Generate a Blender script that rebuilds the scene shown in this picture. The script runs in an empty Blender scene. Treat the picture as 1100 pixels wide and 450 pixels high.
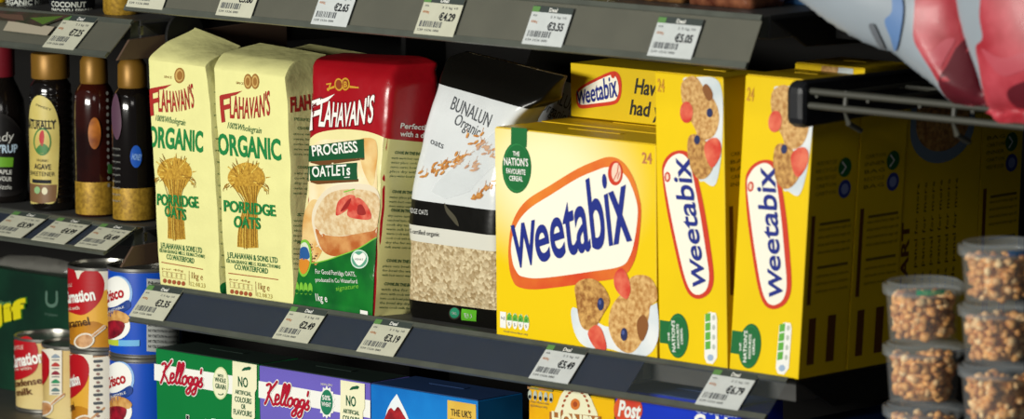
import bpy, bmesh, math, random
import numpy as np
from mathutils import Matrix, Vector
random.seed(7)
C = bpy.context.scene.collection
PI = math.pi
# ------------------------------------------------------------------ camera
CAM = np.array([3.5711926658, -3.5608264502, 0.8046233459])
F = 5723.2966
def rotm(a):
    cx, sx = math.cos(a[0]), math.sin(a[0]); cy, sy = math.cos(a[1]), math.sin(a[1]); cz, sz = math.cos(a[2]), math.sin(a[2])
    return (np.array([[cz,-sz,0],[sz,cz,0],[0,0,1]]) @ np.array([[1,0,0],[0,cx,-sx],[0,sx,cx]])
            @ np.array([[cy,-sy,0],[sy,cy,0],[0,0,1]]))
RM = rotm((1.4360747161, -0.0090002328, 0.7836261173))
def ray(px, py):
    return RM @ np.array([(px-550)/F, -(py-225)/F, -1.0])
def AT(px, py, **k):            # photo measurement -> point on a world plane x=, y= or z=
    r = ray(px, py); n = list(k)[0]; i = 'xyz'.index(n)
    return CAM + r*((k[n]-CAM[i])/r[i])
# ------------------------------------------------------------------ materials
MATS = {}
def lin(h):
    h = h.lstrip('#'); c = [int(h[i:i+2], 16)/255 for i in (0, 2, 4)]
    return [(x/12.92 if x <= .04045 else ((x+.055)/1.055)**2.4) for x in c]
def mat(name, col, rough=.5, spec=.5, metal=0., var=0., vscale=60., bump=0., bscale=200., bdetail=3, coat=0., alpha=1., trans=0., ior=1.45, var2=None, cells=False):
    if name in MATS: return MATS[name]
    m = bpy.data.materials.new(name); m.use_nodes = True
    nt = m.node_tree; b = nt.nodes['Principled BSDF']
    c = lin(col) + [1]
    b.inputs['Base Color'].default_value = c
    b.inputs['Roughness'].default_value = rough; b.inputs['Metallic'].default_value = metal
    b.inputs['Specular IOR Level'].default_value = spec
    b.inputs['Coat Weight'].default_value = coat; b.inputs['Coat Roughness'].default_value = .12
    b.inputs['Alpha'].default_value = alpha; b.inputs['Transmission Weight'].default_value = trans; b.inputs['IOR'].default_value = ior
    tc = nt.nodes.new('ShaderNodeTexCoord')
    if var or var2:
        if cells:
            n = nt.nodes.new('ShaderNodeTexVoronoi'); n.inputs['Scale'].default_value = vscale
            src = n.outputs['Color']
            sep = nt.nodes.new('ShaderNodeSeparateColor'); nt.links.new(src, sep.inputs[0]); fac = sep.outputs[0]
        else:
            n = nt.nodes.new('ShaderNodeTexNoise'); n.inputs['Scale'].default_value = vscale; n.inputs['Detail'].default_value = 5
            fac = n.outputs['Fac']
        nt.links.new(tc.outputs['Object'], n.inputs['Vector'])
        rmp = nt.nodes.new('ShaderNodeValToRGB'); nt.links.new(fac, rmp.inputs[0])
        c2 = (lin(var2) + [1]) if var2 else [x*(1-var) for x in c[:3]] + [1]
        e = rmp.color_ramp.elements
        e[0].position = .05 if cells else .35; e[1].position = .95 if cells else .65; e[0].color = c2; e[1].color = c
        nt.links.new(rmp.outputs[0], b.inputs['Base Color'])
    if bump:
        n2 = nt.nodes.new('ShaderNodeTexVoronoi' if cells else 'ShaderNodeTexNoise'); n2.inputs['Scale'].default_value = bscale
        if not cells: n2.inputs['Detail'].default_value = bdetail
        nt.links.new(tc.outputs['Object'], n2.inputs['Vector'])
        bp = nt.nodes.new('ShaderNodeBump'); bp.inputs['Strength'].default_value = bump; bp.inputs['Distance'].default_value = .004
        nt.links.new(n2.outputs['Distance' if cells else 'Fac'], bp.inputs['Height']); nt.links.new(bp.outputs[0], b.inputs['Normal'])
    MATS[name] = m
    return m
def halo(name, inner, outer, center, rx, rz, rough=.38):       # printed colour halo on a carton front (object x,z)
    if name in MATS: return MATS[name]
    m = mat(name, outer, rough); nt = m.node_tree; b = nt.nodes['Principled BSDF']
    tc = nt.nodes.new('ShaderNodeTexCoord'); mp = nt.nodes.new('ShaderNodeMapping')
    mp.inputs['Location'].default_value = (-center[0]/rx, 0, -center[1]/rz); mp.inputs['Scale'].default_value = (1/rx, 0, 1/rz)
    g = nt.nodes.new('ShaderNodeTexGradient'); g.gradient_type = 'SPHERICAL'
    r = nt.nodes.new('ShaderNodeValToRGB'); r.color_ramp.interpolation = 'EASE'
    r.color_ramp.elements[0].color = lin(outer)+[1]; r.color_ramp.elements[1].color = lin(inner)+[1]; r.color_ramp.elements[1].position = .8
    nt.links.new(tc.outputs['Object'], mp.inputs[0]); nt.links.new(mp.outputs[0], g.inputs[0]); nt.links.new(g.outputs[1], r.inputs[0]); nt.links.new(r.outputs[0], b.inputs['Base Color'])
    return m
# ------------------------------------------------------------------ objects
def wloc(o):
    v = np.zeros(3)
    while o: v += np.array(o.location); o = o.parent
    return v
def setp(o, label, cat, group=None, kind=None):
    if label: o['label'] = label
    if cat: o['category'] = cat
    if group: o['group'] = group
    if kind: o['kind'] = kind
    return o
def thing(name, loc, label, cat, group=None):
    o = bpy.data.objects.new(name, None); C.objects.link(o); o.location = loc; o.empty_display_size = .02
    return setp(o, label, cat, group)
class G:
    def __init__(s): s.v = []; s.f = []; s.m = []; s.mats = []
    def mi(s, m):
        if m not in s.mats: s.mats.append(m)
        return s.mats.index(m)
    def add(s, vs, fs, m):
        b = len(s.v); k = s.mi(m)
        s.v += [tuple(float(q) for q in p) for p in vs]
        for f in fs: s.f.append([i+b for i in f]); s.m.append(k)
        return s
    def hexa(s, p, m):           # 8 corners: bottom FL FR BR BL, top FL FR BR BL
        return s.add(p, [(3,2,1,0),(4,5,6,7),(0,1,5,4),(1,2,6,5),(2,3,7,6),(3,0,4,7)], m)
    def box(s, x0, y0, z0, x1, y1, z1, m):
        return s.hexa([(x0,y0,z0),(x1,y0,z0),(x1,y1,z0),(x0,y1,z0),(x0,y0,z1),(x1,y0,z1),(x1,y1,z1),(x0,y1,z1)], m)
    def prism(s, prof, x0, x1, m):      # profile in (y,z), extruded along x
        n = len(prof); vs = [(x0,y,z) for y,z in prof] + [(x1,y,z) for y,z in prof]
        return s.add(vs, [(i,(i+1)%n,n+(i+1)%n,n+i) for i in range(n)] + [tuple(range(n))[::-1], tuple(range(n,2*n))], m)
    def lathe(s, prof, c, m, n=40, rx=1., ry=1., cap0=True, cap1=True):
        vs = []; fs = []
        for r, z in prof:
            for i in range(n):
                a = 2*PI*i/n; vs.append((c[0]+r*rx*math.cos(a), c[1]+r*ry*math.sin(a), c[2]+z))
        for k in range(len(prof)-1):
            for i in range(n): j = (i+1) % n; fs.append((k*n+i, k*n+j, (k+1)*n+j, (k+1)*n+i))
        if cap0: fs.append(tuple(range(n))[::-1])
        if cap1: fs.append(tuple(range((len(prof)-1)*n, len(prof)*n)))
        return s.add(vs, fs, m)
    def tube(s, pts, r, m, n=10):
        pts = [np.array(p, float) for p in pts]; vs = []; fs = []
        for k, p in enumerate(pts):
            t = pts[min(k+1, len(pts)-1)] - pts[max(k-1, 0)]; t /= np.linalg.norm(t)
            u = np.cross(t, (0,0,1) if abs(t[2]) < .9 else (1,0,0)); u /= np.linalg.norm(u); w = np.cross(t, u)
            for i in range(n): a = 2*PI*i/n; vs.append(p + r*(math.cos(a)*u + math.sin(a)*w))
        for k in range(len(pts)-1):
            for i in range(n): j = (i+1) % n; fs.append((k*n+i, k*n+j, (k+1)*n+j, (k+1)*n+i))
        fs += [tuple(range(n))[::-1], tuple(range((len(pts)-1)*n, len(pts)*n))]
        return s.add(vs, fs, m)
    def build(s, name, parent=None, smooth=False, bevel=0., loc=None):
        me = bpy.data.meshes.new(name)
        off = wloc(parent) if parent else (np.array(loc) if loc is not None else np.zeros(3))
        me.from_pydata([tuple(np.array(p)-off) for p in s.v], [], s.f)
        for m in s.mats: me.materials.append(m)
        me.polygons.foreach_set('material_index', s.m)
        if smooth:
            me.polygons.foreach_set('use_smooth', [True]*len(s.f))
        me.update()
        if smooth != 'all' and smooth:
            bm = bmesh.new(); bm.from_mesh(me)
            for e in bm.edges:
                if len(e.link_faces) == 2 and e.calc_face_angle(0) > .6: e.smooth = False
            bm.to_mesh(me); bm.free()
        o = bpy.data.objects.new(name, me); C.objects.link(o)
        if parent: o.parent = parent
        elif loc is not None: o.location = loc
        if bevel:
            b = o.modifiers.new('edge', 'BEVEL'); b.width = bevel; b.segments = 2; b.limit_method = 'ANGLE'; b.angle_limit = .6
        return o
# ------------------------------------------------------------------ text
TXT = {}
def text2d(s, bold=0., res=3):
    k = (s, bold, res)
    if k in TXT: return TXT[k]
    cu = bpy.data.curves.new('t', 'FONT'); cu.body = s; cu.size = 1; cu.offset = bold; cu.resolution_u = res; cu.fill_mode = 'FRONT'
    ob = bpy.data.objects.new('t', cu); C.objects.link(ob)
    dg = bpy.context.evaluated_depsgraph_get(); me = bpy.data.meshes.new_from_object(ob.evaluated_get(dg))
    v = np.array([x.co[:2] for x in me.vertices]).reshape(-1, 2); f = [tuple(p.vertices) for p in me.polygons]
    bpy.data.objects.remove(ob); bpy.data.curves.remove(cu); bpy.data.meshes.remove(me)
    TXT[k] = (v, f); return TXT[k]
CAPH = [None]
def capheight():
    if CAPH[0] is None: CAPH[0] = text2d('H')[0][:, 1].max()
    return CAPH[0]
def smooth_pts(p, closed=True, n=6):
    p = [np.array(q, float) for q in p]; N = len(p); out = []
    rng = range(N) if closed else range(N-1)
    for i in rng:
        if closed: a, b, c, d = p[i-1], p[i], p[(i+1) % N], p[(i+2) % N]
        else: a, b, c, d = p[max(i-1,0)], p[i], p[i+1], p[min(i+2,N-1)]
        for k in range(n):
            t = k/n
            out.append(.5*((2*b)+(-a+c)*t+(2*a-5*b+4*c-d)*t*t+(-a+3*b-3*c+d)*t**3))
    if not closed: out.append(p[-1])
    return out
# ------------------------------------------------------------------ charts: 2-D printing coordinates on a surface
class Flat:                      # front plane y = const, coordinates (x, z); optional own origin and lean
    step = None
    def __init__(s, y, dx=0., dz=0., lean=0., srclean=0., x0=0.):
        s.y, s.dx, s.dz, s.lean, s.sl, s.x0 = y, dx, dz, lean, srclean, x0
    def px(s, p):
        q = AT(p[0], p[1], y=s.y); return np.array([q[0]-s.sl*q[2], q[2]])
    def to3(s, p, off):
        o = np.empty((len(p), 3)); o[:, 0] = p[:, 0]+s.dx+s.lean*p[:, 1]; o[:, 1] = s.y-off; o[:, 2] = p[:, 1]+s.dz
        return o
class SideX:                     # right-hand face x = const, coordinates (y, z)
    step = None
    def __init__(s, x, lean=0.): s.x = x; s.lean = lean
    def px(s, p): q = AT(p[0], p[1], x=s.x); return q[1:]
    def to3(s, p, off):
        o = np.empty((len(p), 3)); o[:, 0] = s.x+s.lean*p[:, 1]+off; o[:, 1] = p[:, 0]; o[:, 2] = p[:, 1]; return o
class Slope:                     # sloping price channel: coordinates (x, t), t from the lower edge upwards
    step = None
    def __init__(s, top, bot):
        s.b = np.array(bot); d = np.array(top)-s.b; s.L = np.linalg.norm(d); s.d = d/s.L; s.n = np.array([-s.d[1], s.d[0]])
    def px(s, p):
        # intersect ray with the plane
        r = ray(*p); n3 = np.array([0, s.n[0], s.n[1]]); b3 = np.array([0, s.b[0], s.b[1]])
        q = CAM + r*(np.dot(b3-CAM, n3)/np.dot(r, n3)); return np.array([q[0], np.dot(q[1:]-s.b, s.d)])
    def to3(s, p, off):
        o = np.empty((len(p), 3)); o[:, 0] = p[:, 0]; o[:, 1:] = s.b + p[:, 1:2]*s.d + np.reshape(off, (-1, 1))*s.n; return o
class Cyl:                       # upright cylinder: coordinates (arc length, z)
    def __init__(s, c, r, rfun=None): s.c = np.array(c, float); s.r = r; s.step = r*.12; s.rfun = rfun
    def px(s, p):
        d = ray(*p); o = CAM[:2]-s.c[:2]; a = d[0]**2+d[1]**2; b = o@d[:2]; c = o@o-s.r**2; D = b*b-a*c
        t = (-b-math.sqrt(max(D, 0)))/a; q = CAM+d*t; v = q[:2]-s.c[:2]
        return np.array([s.r*(math.atan2(v[1], v[0])+PI/4), q[2]])
    def to3(s, p, off):
        a = p[:, 0]/s.r-PI/4; r = s.r+off if s.rfun is None else np.array([s.rfun(z) for z in p[:, 1]])+off
        return np.stack([s.c[0]+r*np.cos(a), s.c[1]+r*np.sin(a), p[:, 1]], 1)
class Loft:                      # soft pack: rings of four corners FL FR BR BL and a corner squareness p
    step = .009
    def __init__(s, keys, seg=8, wr=None):
        s.K = np.array([[np.array(c, float) for c in k[:4]] for k in keys]); s.P = np.array([k[4] for k in keys], float); s.seg = seg; s.wr = wr
    def ring(s, v):
        v = np.clip(np.asarray(v, float), 0, 1)*(len(s.K)-1); i = np.minimum(v.astype(int), len(s.K)-2); t = (v-i)[:, None, None]
        n = len(s.K); a, b, c, d = s.K[np.maximum(i-1,0)], s.K[i], s.K[i+1], s.K[np.minimum(i+2,n-1)]
        m1 = (c-a)*.5; m2 = (d-b)*.5
        lim = np.abs(c-b)*1.2+1e-4; m1 = np.clip(m1, -lim, lim); m2 = np.clip(m2, -lim, lim)
        h = (2*t**3-3*t**2+1)*b+(t**3-2*t**2+t)*m1+(-2*t**3+3*t**2)*c+(t**3-t**2)*m2
        tt = t[:, 0, 0]; return h, s.P[i]*(1-tt)+s.P[i+1]*tt
    def S(s, side, u, v, wr=True):
        u = np.asarray(u, float); q, p = s.ring(v); w = 2*u-1
        a, b = [(w, -1+0*w), (1+0*w, w), (-w, 1+0*w), (-1+0*w, -w)][side]
        k = (np.abs(a)**p+np.abs(b)**p)**(-1/p); a = ((a*k+1)/2)[:, None]; b = ((b*k+1)/2)[:, None]
        o = (1-b)*((1-a)*q[:, 0]+a*q[:, 1])+b*((1-a)*q[:, 3]+a*q[:, 2])
        if wr and s.wr is not None: o = o + s.wr(o, v)
        return o
    def mesh(s, g, m, n=14, rows=None):
        R = rows or (len(s.K)-1)*s.seg; vs = []
        u = (np.arange(n)+0.0)/n
        for k in range(R+1):
            for side in range(4): vs += list(s.S(side, u, np.full(n, k/R)))
        N = 4*n; fs = [(k*N+i, k*N+(i+1) % N, (k+1)*N+(i+1) % N, (k+1)*N+i) for k in range(R) for i in range(N)]
        # caps as strips between front and back edges
        def cap(b, flip):
            F_ = [b+i for i in range(n+1)]; B_ = [b+2*n+i for i in range(n+1)][::-1]
            Rr = [b+n+i for i in range(n+1)]; out = []
            idx = [b+i for i in range(N)]
            out.append(tuple(idx[::-1] if flip else idx)); return out
        fs += cap(0, True) + cap(R*N, False)
        g.add(vs, fs, m); return g
    def chart(s, side=0): return LChart(s, side)
class LChart:
    def __init__(s, L, side): s.L, s.side, s.ax, s.step = L, side, (0 if side in (0, 2) else 1), L.step
    def inv(s, p):
        p = np.asarray(p, float); N = len(p); u = np.full(N, .5); v = np.full(N, .4); sg = 1 if s.side in (0, 1) else -1
        for _ in range(3):
            lo, hi = np.zeros(N), np.ones(N)
            for _ in range(12):
                md = (lo+hi)/2; z = s.L.S(s.side, u, md, False)[:, 2]; up = z < p[:, 1]; lo = np.where(up, md, lo); hi = np.where(up, hi, md)
            v = (lo+hi)/2; lo, hi = np.full(N, .0), np.full(N, 1.)
            for _ in range(12):
                md = (lo+hi)/2; x = s.L.S(s.side, md, v, False)[:, s.ax]; up = x*sg < p[:, 0]*sg; lo = np.where(up, md, lo); hi = np.where(up, hi, md)
            u = (lo+hi)/2
        return u, v
    def px(s, p): return s.pxs([p])[0]
    def pxs(s, P):
        R_ = np.array([ray(*p) for p in P]); ia = 1-s.ax; dep = np.full(len(P), 0.0 if s.ax == 0 else s.L.K[1, 1, 0])
        for _ in range(6):
            q = CAM+R_*((dep-CAM[ia])/R_[:, ia])[:, None]; c = q[:, [s.ax, 2]]
            u, v = s.inv(c); dep = s.L.S(s.side, u, v, False)[:, ia]
        return c
    def to3(s, p, off):
        u, v = s.inv(p); e = 2e-3; o = s.L.S(s.side, u, v)
        du = s.L.S(s.side, np.minimum(u+e, 1), v)-s.L.S(s.side, np.maximum(u-e, 0), v); dv = s.L.S(s.side, u, np.minimum(v+e, 1))-s.L.S(s.side, u, np.maximum(v-e, 0))
        n = np.cross(du, dv); n /= np.maximum(np.linalg.norm(n, axis=1), 1e-9)[:, None]
        return o+n*np.reshape(off, (-1, 1))
class Pillow:                    # inflated pouch: outline in (x,z), coordinates (x,z), front surface y = y0 - t(x,z)
    step = .005
    def __init__(s, outline, y0, T, D, wr=None):
        s.o = np.array(outline, float); s.y0, s.T, s.D, s.wr = y0, T, D, wr
    def dist(s, p):
        a = s.o; b = np.roll(a, -1, 0); d = np.full(len(p), 9.)
        for i in range(len(a)):
            e = b[i]-a[i]; t = np.clip(((p-a[i])@e)/(e@e+1e-12), 0, 1); d = np.minimum(d, np.linalg.norm(p-a[i]-t[:, None]*e, axis=1))
        return d
    def t(s, p):
        d = np.clip(s.dist(p)/s.D, 0, 1); h = s.T*np.sqrt(np.clip(1-(1-d)**2, 0, 1))
        if s.wr is not None: h = h + s.wr(p)*np.clip(d*2, 0, 1)
        return h
    def yshift(s, p): return 0*p[:, 0]
    def px(s, p):
        y = s.y0
        for _ in range(8): q = AT(p[0], p[1], y=y); c = np.array([q[0], q[2]]); y = s.y0-s.t(c[None])[0]
        return c
    def to3(s, p, off): return np.stack([p[:, 0], s.y0-s.t(p)-off*1.6, p[:, 1]], 1)
    def mesh(s, g, m, step=.006, back=.6):
        v, f = tri2d([tuple(q) for q in s.o], step); v = np.array(v)
        h = s.t(v); n = len(v)
        g.add(np.stack([v[:, 0], s.y0-h, v[:, 1]], 1), f, m); g.add(np.stack([v[:, 0], s.y0+h*back, v[:, 1]], 1), [q[::-1] for q in f], m)
def tri2d(pts, step=None):
    bm = bmesh.new(); vs = [bm.verts.new((p[0], p[1], 0)) for p in pts]
    try: fc = bm.faces.new(vs)
    except Exception: bm.free(); return [], []
    fc.normal_update()
    if fc.normal.z < 0: fc.normal_flip()
    bmesh.ops.triangulate(bm, faces=bm.faces[:])
    if step: gridcut(bm, step)
    bm.verts.index_update(); v = [tuple(x.co[:2]) for x in bm.verts]; f = [tuple(q.index for q in fa.verts) for fa in bm.faces]
    bm.free(); return v, f
def gridcut(bm, step):
    xs = [v.co.x for v in bm.verts]; ys = [v.co.y for v in bm.verts]
    if not xs: return
    for lo, hi, ax in ((min(xs), max(xs), 0), (min(ys), max(ys), 1)):
        k = math.floor(lo/step)+1
        while k*step < hi:
            co = Vector((k*step, 0, 0)) if ax == 0 else Vector((0, k*step, 0)); no = Vector((1, 0, 0)) if ax == 0 else Vector((0, 1, 0))
            bmesh.ops.bisect_plane(bm, geom=bm.verts[:]+bm.edges[:]+bm.faces[:], dist=1e-7, plane_co=co, plane_no=no); k += 1
class Print:                     # printed artwork lying on a chart, gathered into one mesh per part
    BASE, LAY = .00035, .00016
    def __init__(s, ch): s.ch = ch; s.g = G(); s.n = 0
    def raw(s, v, f, m, layer, ramp=None):
        v = np.asarray(v, float)
        if len(v) == 0: return
        st = s.ch.step
        if st and max(np.ptp(v[:, 0]), np.ptp(v[:, 1])) > st:
            bm = bmesh.new(); bv = [bm.verts.new((p[0], p[1], 0)) for p in v]
            for q in f:
                try: bm.faces.new([bv[i] for i in q])
                except Exception: pass
            gridcut(bm, st); bm.verts.index_update()
            v = np.array([x.co[:2] for x in bm.verts]); f = [tuple(q.index for q in fa.verts) for fa in bm.faces]; bm.free()
        s.n += 1; s.g.add(s.ch.to3(v, s.BASE+layer*s.LAY+(s.n % 40)*2.5e-6+(0 if ramp is None or len(ramp) != len(v) else ramp)), f, m)
    def P(s, p): return s.ch.px(p)
    def Ps(s, pts): return list(s.ch.pxs(pts)) if hasattr(s.ch, 'pxs') else [s.ch.px(p) for p in pts]
    def poly(s, pts, m, layer=0):
        v, f = tri2d(pts); s.raw(v, f, m, layer); return s
    def ppoly(s, pts, m, layer=0, smooth=False):
        if smooth: pts = smooth_pts(pts)
        return s.poly(s.Ps(pts), m, layer)
    def pblob(s, pts, m, layer=0): return s.ppoly(pts, m, layer, True)
    def pell(s, c, rx, ry, m, layer=0, rot=0., n=28, ring=None):
        A = [(c[0]+rx*math.cos(a)*math.cos(rot)-ry*math.sin(a)*math.sin(rot), c[1]+rx*math.cos(a)*math.sin(rot)+ry*math.sin(a)*math.cos(rot)) for a in np.linspace(0, 2*PI, n, endpoint=False)]
        return s.ppoly(A, m, layer)
    def stroke(s, pts, w, m, layer=0, smooth=True, taper=None):
        p = np.array(smooth_pts(pts, False) if smooth and len(pts) > 2 else pts, float); d = np.gradient(p, axis=0); d /= np.maximum(np.linalg.norm(d, axis=1), 1e-9)[:, None]
        nn = np.stack([-d[:, 1], d[:, 0]], 1); ws = np.full(len(p), w/2) if taper is None else np.linspace(w/2, taper/2, len(p))
        v = list(p+nn*ws[:, None])+list(p-nn*ws[:, None]); n = len(p); f = [(i, n+i, n+i+1, i+1) for i in range(n-1)]
        s.raw(v, f, m, layer, np.tile(np.linspace(0, 6e-5, n), 2))
        for e in (0, -1):
            c = [(p[e][0]+ws[e]*math.cos(a), p[e][1]+ws[e]*math.sin(a)) for a in np.linspace(0, 2*PI, 10, endpoint=False)]; s.poly(c, m, layer)
        return s
    def pstroke(s, pts, w, m, layer=0, smooth=True, taper=None):
        return s.stroke(s.Ps(pts), w/1110, m, layer, smooth, None if taper is None else taper/1110)
    def text(s, st, p0, p1, h, m, layer=1, bold=0., shear=0., outline=None, ow=.05, warp=None, res=3):
        p0, p1 = np.array(p0), np.array(p1); base, _ = text2d(st, bold, res)
        if len(base) == 0: return s
        x0, x1 = base[:, 0].min(), base[:, 0].max(); L = np.linalg.norm(p1-p0); d = (p1-p0)/L; n = np.array([-d[1], d[0]]); H = capheight()
        def put(v, f, mm, ly):
            X = (v[:, 0]-x0)/(x1-x0); Y = v[:, 1]/H
            if warp: X, Y = warp(X, Y)
            s.raw(p0+np.outer(X*L+Y*h*shear, d)+np.outer(Y*h, n), f, mm, ly)
        if outline: put(*text2d(st, bold+ow, res), outline, layer-1)
        v, f = text2d(st, bold, res); put(v, f, m, layer); return s
    def ptext(s, st, p0, p1, hpx, m, layer=1, **k): return s.text(st, *s.Ps([p0, p1]), hpx/1110, m, layer, **k)
    def lines(s, p0, p1, dn, n, hpx, m, layer=1, words=('oats','with','milk','water','cook','serve','for','the','best','taste','store','dry','place','warm','bowl'), **k):
        for i in range(n):                                  # small-print block, one text line after another
            t = ' '.join(random.choice(words) for _ in range(k.get('nw', 4))); e = random.uniform(.75, 1)
            a = (p0[0]+dn[0]*i, p0[1]+dn[1]*i); b = (p0[0]+dn[0]*i+(p1[0]-p0[0])*e, p0[1]+dn[1]*i+(p1[1]-p0[1])*e)
            s.ptext(t, a, b, hpx, m, layer, res=1)
        return s
    def build(s, name, parent, smooth=False): return s.g.build(name, parent, 'all' if s.ch.step else smooth)
# ================================================================== materials in use
navy = mat('channel insert navy', '#121d35', .5, var=.15, vscale=30)
greyins = mat('channel insert grey', '#5a584a', .5, var=.12, vscale=30)
clear = mat('clear channel plastic', '#8f9a9a', .22, spec=.35, alpha=.04)
lip = mat('channel lip plastic', '#565a52', .35, var=.2, vscale=40)
steel = mat('shelf steel', '#4a4a48', .5, spec=.3, var=.15, vscale=25)
darksteel = mat('dark bracket', '#1c1c1b', .6, spec=.2)
backp = mat('gondola back', '#1d1c1b', .7, spec=.2)
brown = mat('brown end plate', '#5a4638', .6)
wire_m = mat('black wire coating', '#42423a', .5, spec=.5)
paper = mat('tag paper', '#c4c4b0', .6, spec=.3, var=.06, vscale=90)
paperw = mat('tag paper cool', '#c8cdcc', .6, spec=.3, var=.06, vscale=90)
ink = mat('black ink', '#1f2227', .6, spec=.2)
inkg = mat('grey ink', '#54585c', .6, spec=.2)
taghead = mat('tag header band', '#3a423f', .5)
taggreen = mat('tag header green', '#5c8a4a', .5)
white = mat('white print', '#f1f1ea', .45)
orangeink = mat('faint orange ink', '#c07a4a', .6)
# ================================================================== setting
def struct(name, g, **k):
    o = g.build(name, **k); o['kind'] = 'structure'; return o
struct('wall_back', G().box(-1.6, .42, -1.0, 1.5, .45, .9, backp))
struct('floor', G().box(-1.6, -1.2, -1.04, 1.5, .45, -1.0, mat('floor vinyl', '#6d6a64', .5, var=.1)))
# ================================================================== shelves
def strip_thing(name, x0, x1, top, bot, zt, label, ins, depth=.42, thick=.022, clear_from=None, lipm=lip, bracket=True):
    t = thing(name, ((x0+x1)/2, 0, zt), label, 'shelf')
    b = G(); yb = top[0]+.012
    b.prism([(yb, zt-thick), (depth, zt-thick), (depth, zt), (yb, zt)], x0+.002, x1-.002, steel); b.build('shelf_board', t, bevel=.001)
    n = np.array([-(top[1]-bot[1]), top[0]-bot[0]]); n = n/np.linalg.norm(n)
    if n[0] > 0: n = -n
    tp, bt = np.array(top), np.array(bot); d = (tp-bt)/np.linalg.norm(tp-bt)
    xi = clear_from if clear_from else x1
    g = G(); a, c = bt+d*.004-n*.0012, tp-d*.002-n*.0012
    g.prism([tuple(a), tuple(c), tuple(c-n*.001), tuple(a-n*.001)], x0, xi, ins); g.build('paper_insert', t)
    g = G(); g.prism([tuple(bt), tuple(tp), tuple(tp-n*.0008), tuple(bt-n*.0008)], x0, x1, clear); ch = g.build('price_channel', t)
    g = G(); g.prism([tuple(bt-d*.0015+n*.0012), tuple(bt+d*.0045+n*.0012), tuple(bt+d*.0045-n*.002), tuple(bt-d*.0015-n*.002)], x0, x1, lipm)
    g.prism([tuple(tp-d*.004+n*.0012), tuple(tp+d*.001+n*.0012), tuple(tp+d*.001-n*.002), tuple(tp-d*.004-n*.002)], x0, x1, lipm)
    # hook that carries the channel on the board edge
    g.prism([(tp[0], zt-thick+.002), (yb+.004, zt-thick+.002), (yb+.004, min(zt, tp[1])), (tp[0], min(tp[1], zt)-.003)], x0+.004, (xi if clear_from else x1)-.004, lipm)
    g.build('channel_rail', ch)
    if bracket:
        for s, xx in ((0, x0-.0005), (1, x1-.0035)):
            g = G(); g.add(*plate([(top[0]+.014, zt-.004), (depth, zt-.004), (depth, zt-.044), (top[0]+.06, zt-.032)], xx, xx+.004), darksteel); g.build('shelf_bracket', t, bevel=.0008)
    return t
def plate(prof, x0, x1):
    n = len(prof); vs = [(x0,y,z) for y,z in prof]+[(x1,y,z) for y,z in prof]
    return vs, [(i,(i+1)%n,n+(i+1)%n,n+i) for i in range(n)]+[tuple(range(n))[::-1], tuple(range(n,2*n))]
LOW = ((-.008, .001), (-.040, -.0315)); UP = ((-.0395, .3335), (-.0615, .2895)); LL = ((-.010, .0575), (-.054, .0367)); LU = ((-.010, .270), (-.047, .2376))
main_shelf = strip_thing('gondola_shelf', -.488, .383, *LOW, 0., 'navy fronted shelf carrying the oat bags and the yellow cereal boxes', navy, clear_from=.205)
strip_thing('gondola_shelf', -.462, .381, *UP, .3335, 'grey fronted shelf above the oat bags and yellow boxes', greyins, depth=.42)
strip_thing('gondola_shelf', -1.3, -.509, *LL, .0575, 'shelf of the left bay carrying the syrup bottles', navy)
strip_thing('gondola_shelf', -1.3, -.509, *LU, .270, 'shelf of the left bay above the syrup bottles', greyins)
# plain lower shelves
def plain_shelf(x0, x1, z, label, yf=-.03, m=None):
    m = m or steel
    t = thing('gondola_shelf', ((x0+x1)/2, 0, z), label, 'shelf')
    G().prism([(yf, z-(.022 if m is steel else .01)), (.42, z-(.022 if m is steel else .01)), (.42, z), (yf, z)], x0, x1, m).build('shelf_board', t, bevel=.001)
    lp = .03 if m is steel else .012
    G().prism([(yf-.003, z-lp), (yf, z-lp), (yf, z+.001), (yf-.003, z+.001)], x0, x1, m if m is not steel else lip).build('front_edge', t)
    return t
plain_shelf(-.488, .383, -.36, 'lower shelf carrying the green, purple and blue cereal boxes')
plain_shelf(-1.3, -.509, -.1725, 'bottom left shelf carrying the red and blue tins', yf=-.06)
plain_shelf(.392, 1.35, -.098, 'right bay shelf carrying the clear tubs of cereal clusters', yf=-.13)
plain_shelf(.392, 1.35, .320, 'dark shelf of the right bay behind the white and red bags', yf=.05, m=mat('black shelf', '#101010', .7, spec=.15))
# uprights between the bays
for x, lab in ((-.497, 'dark upright post between the left bay and the oat bags'), (.3875, 'dark upright post between the yellow boxes and the right bay')):
    t = thing('gondola_upright', (x, .40, -1.), lab, 'post')
    G().box(x-.0035, .36, -1., x+.0035, .419, .85, darksteel).build('post', t)
# brown end plates and round hole covers at the ends of the left shelves
for z, lab in ((.262, 'brown end plate of the upper left shelf'), (.05, 'brown end plate of the lower left shelf')):
    t = thing('shelf_end_plate', (-.506, .03, z), lab, 'bracket')
    G().add(*plate([(-.018, z-.01), (.20, z-.004), (.20, z-.036), (-.035, z-.03)], -.5085, -.5055), brown).build('plate', t, bevel=.0008)
    g = G(); cy, cz, r = .055, z-.012, .026
    n = 28; ring = [(cy+r*math.cos(2*PI*i/n), cz+r*math.sin(2*PI*i/n)) for i in range(n)]
    g.add(*plate(ring, -.5055, -.5015), darksteel); g.build('round_cover', t, bevel=.001)
    G().box(-.5055, -.006, z-.006, -.502, -.002, z+.003, mat('bright screw', '#b5b5ae', .25, metal=1)).build('hook', t)
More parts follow.
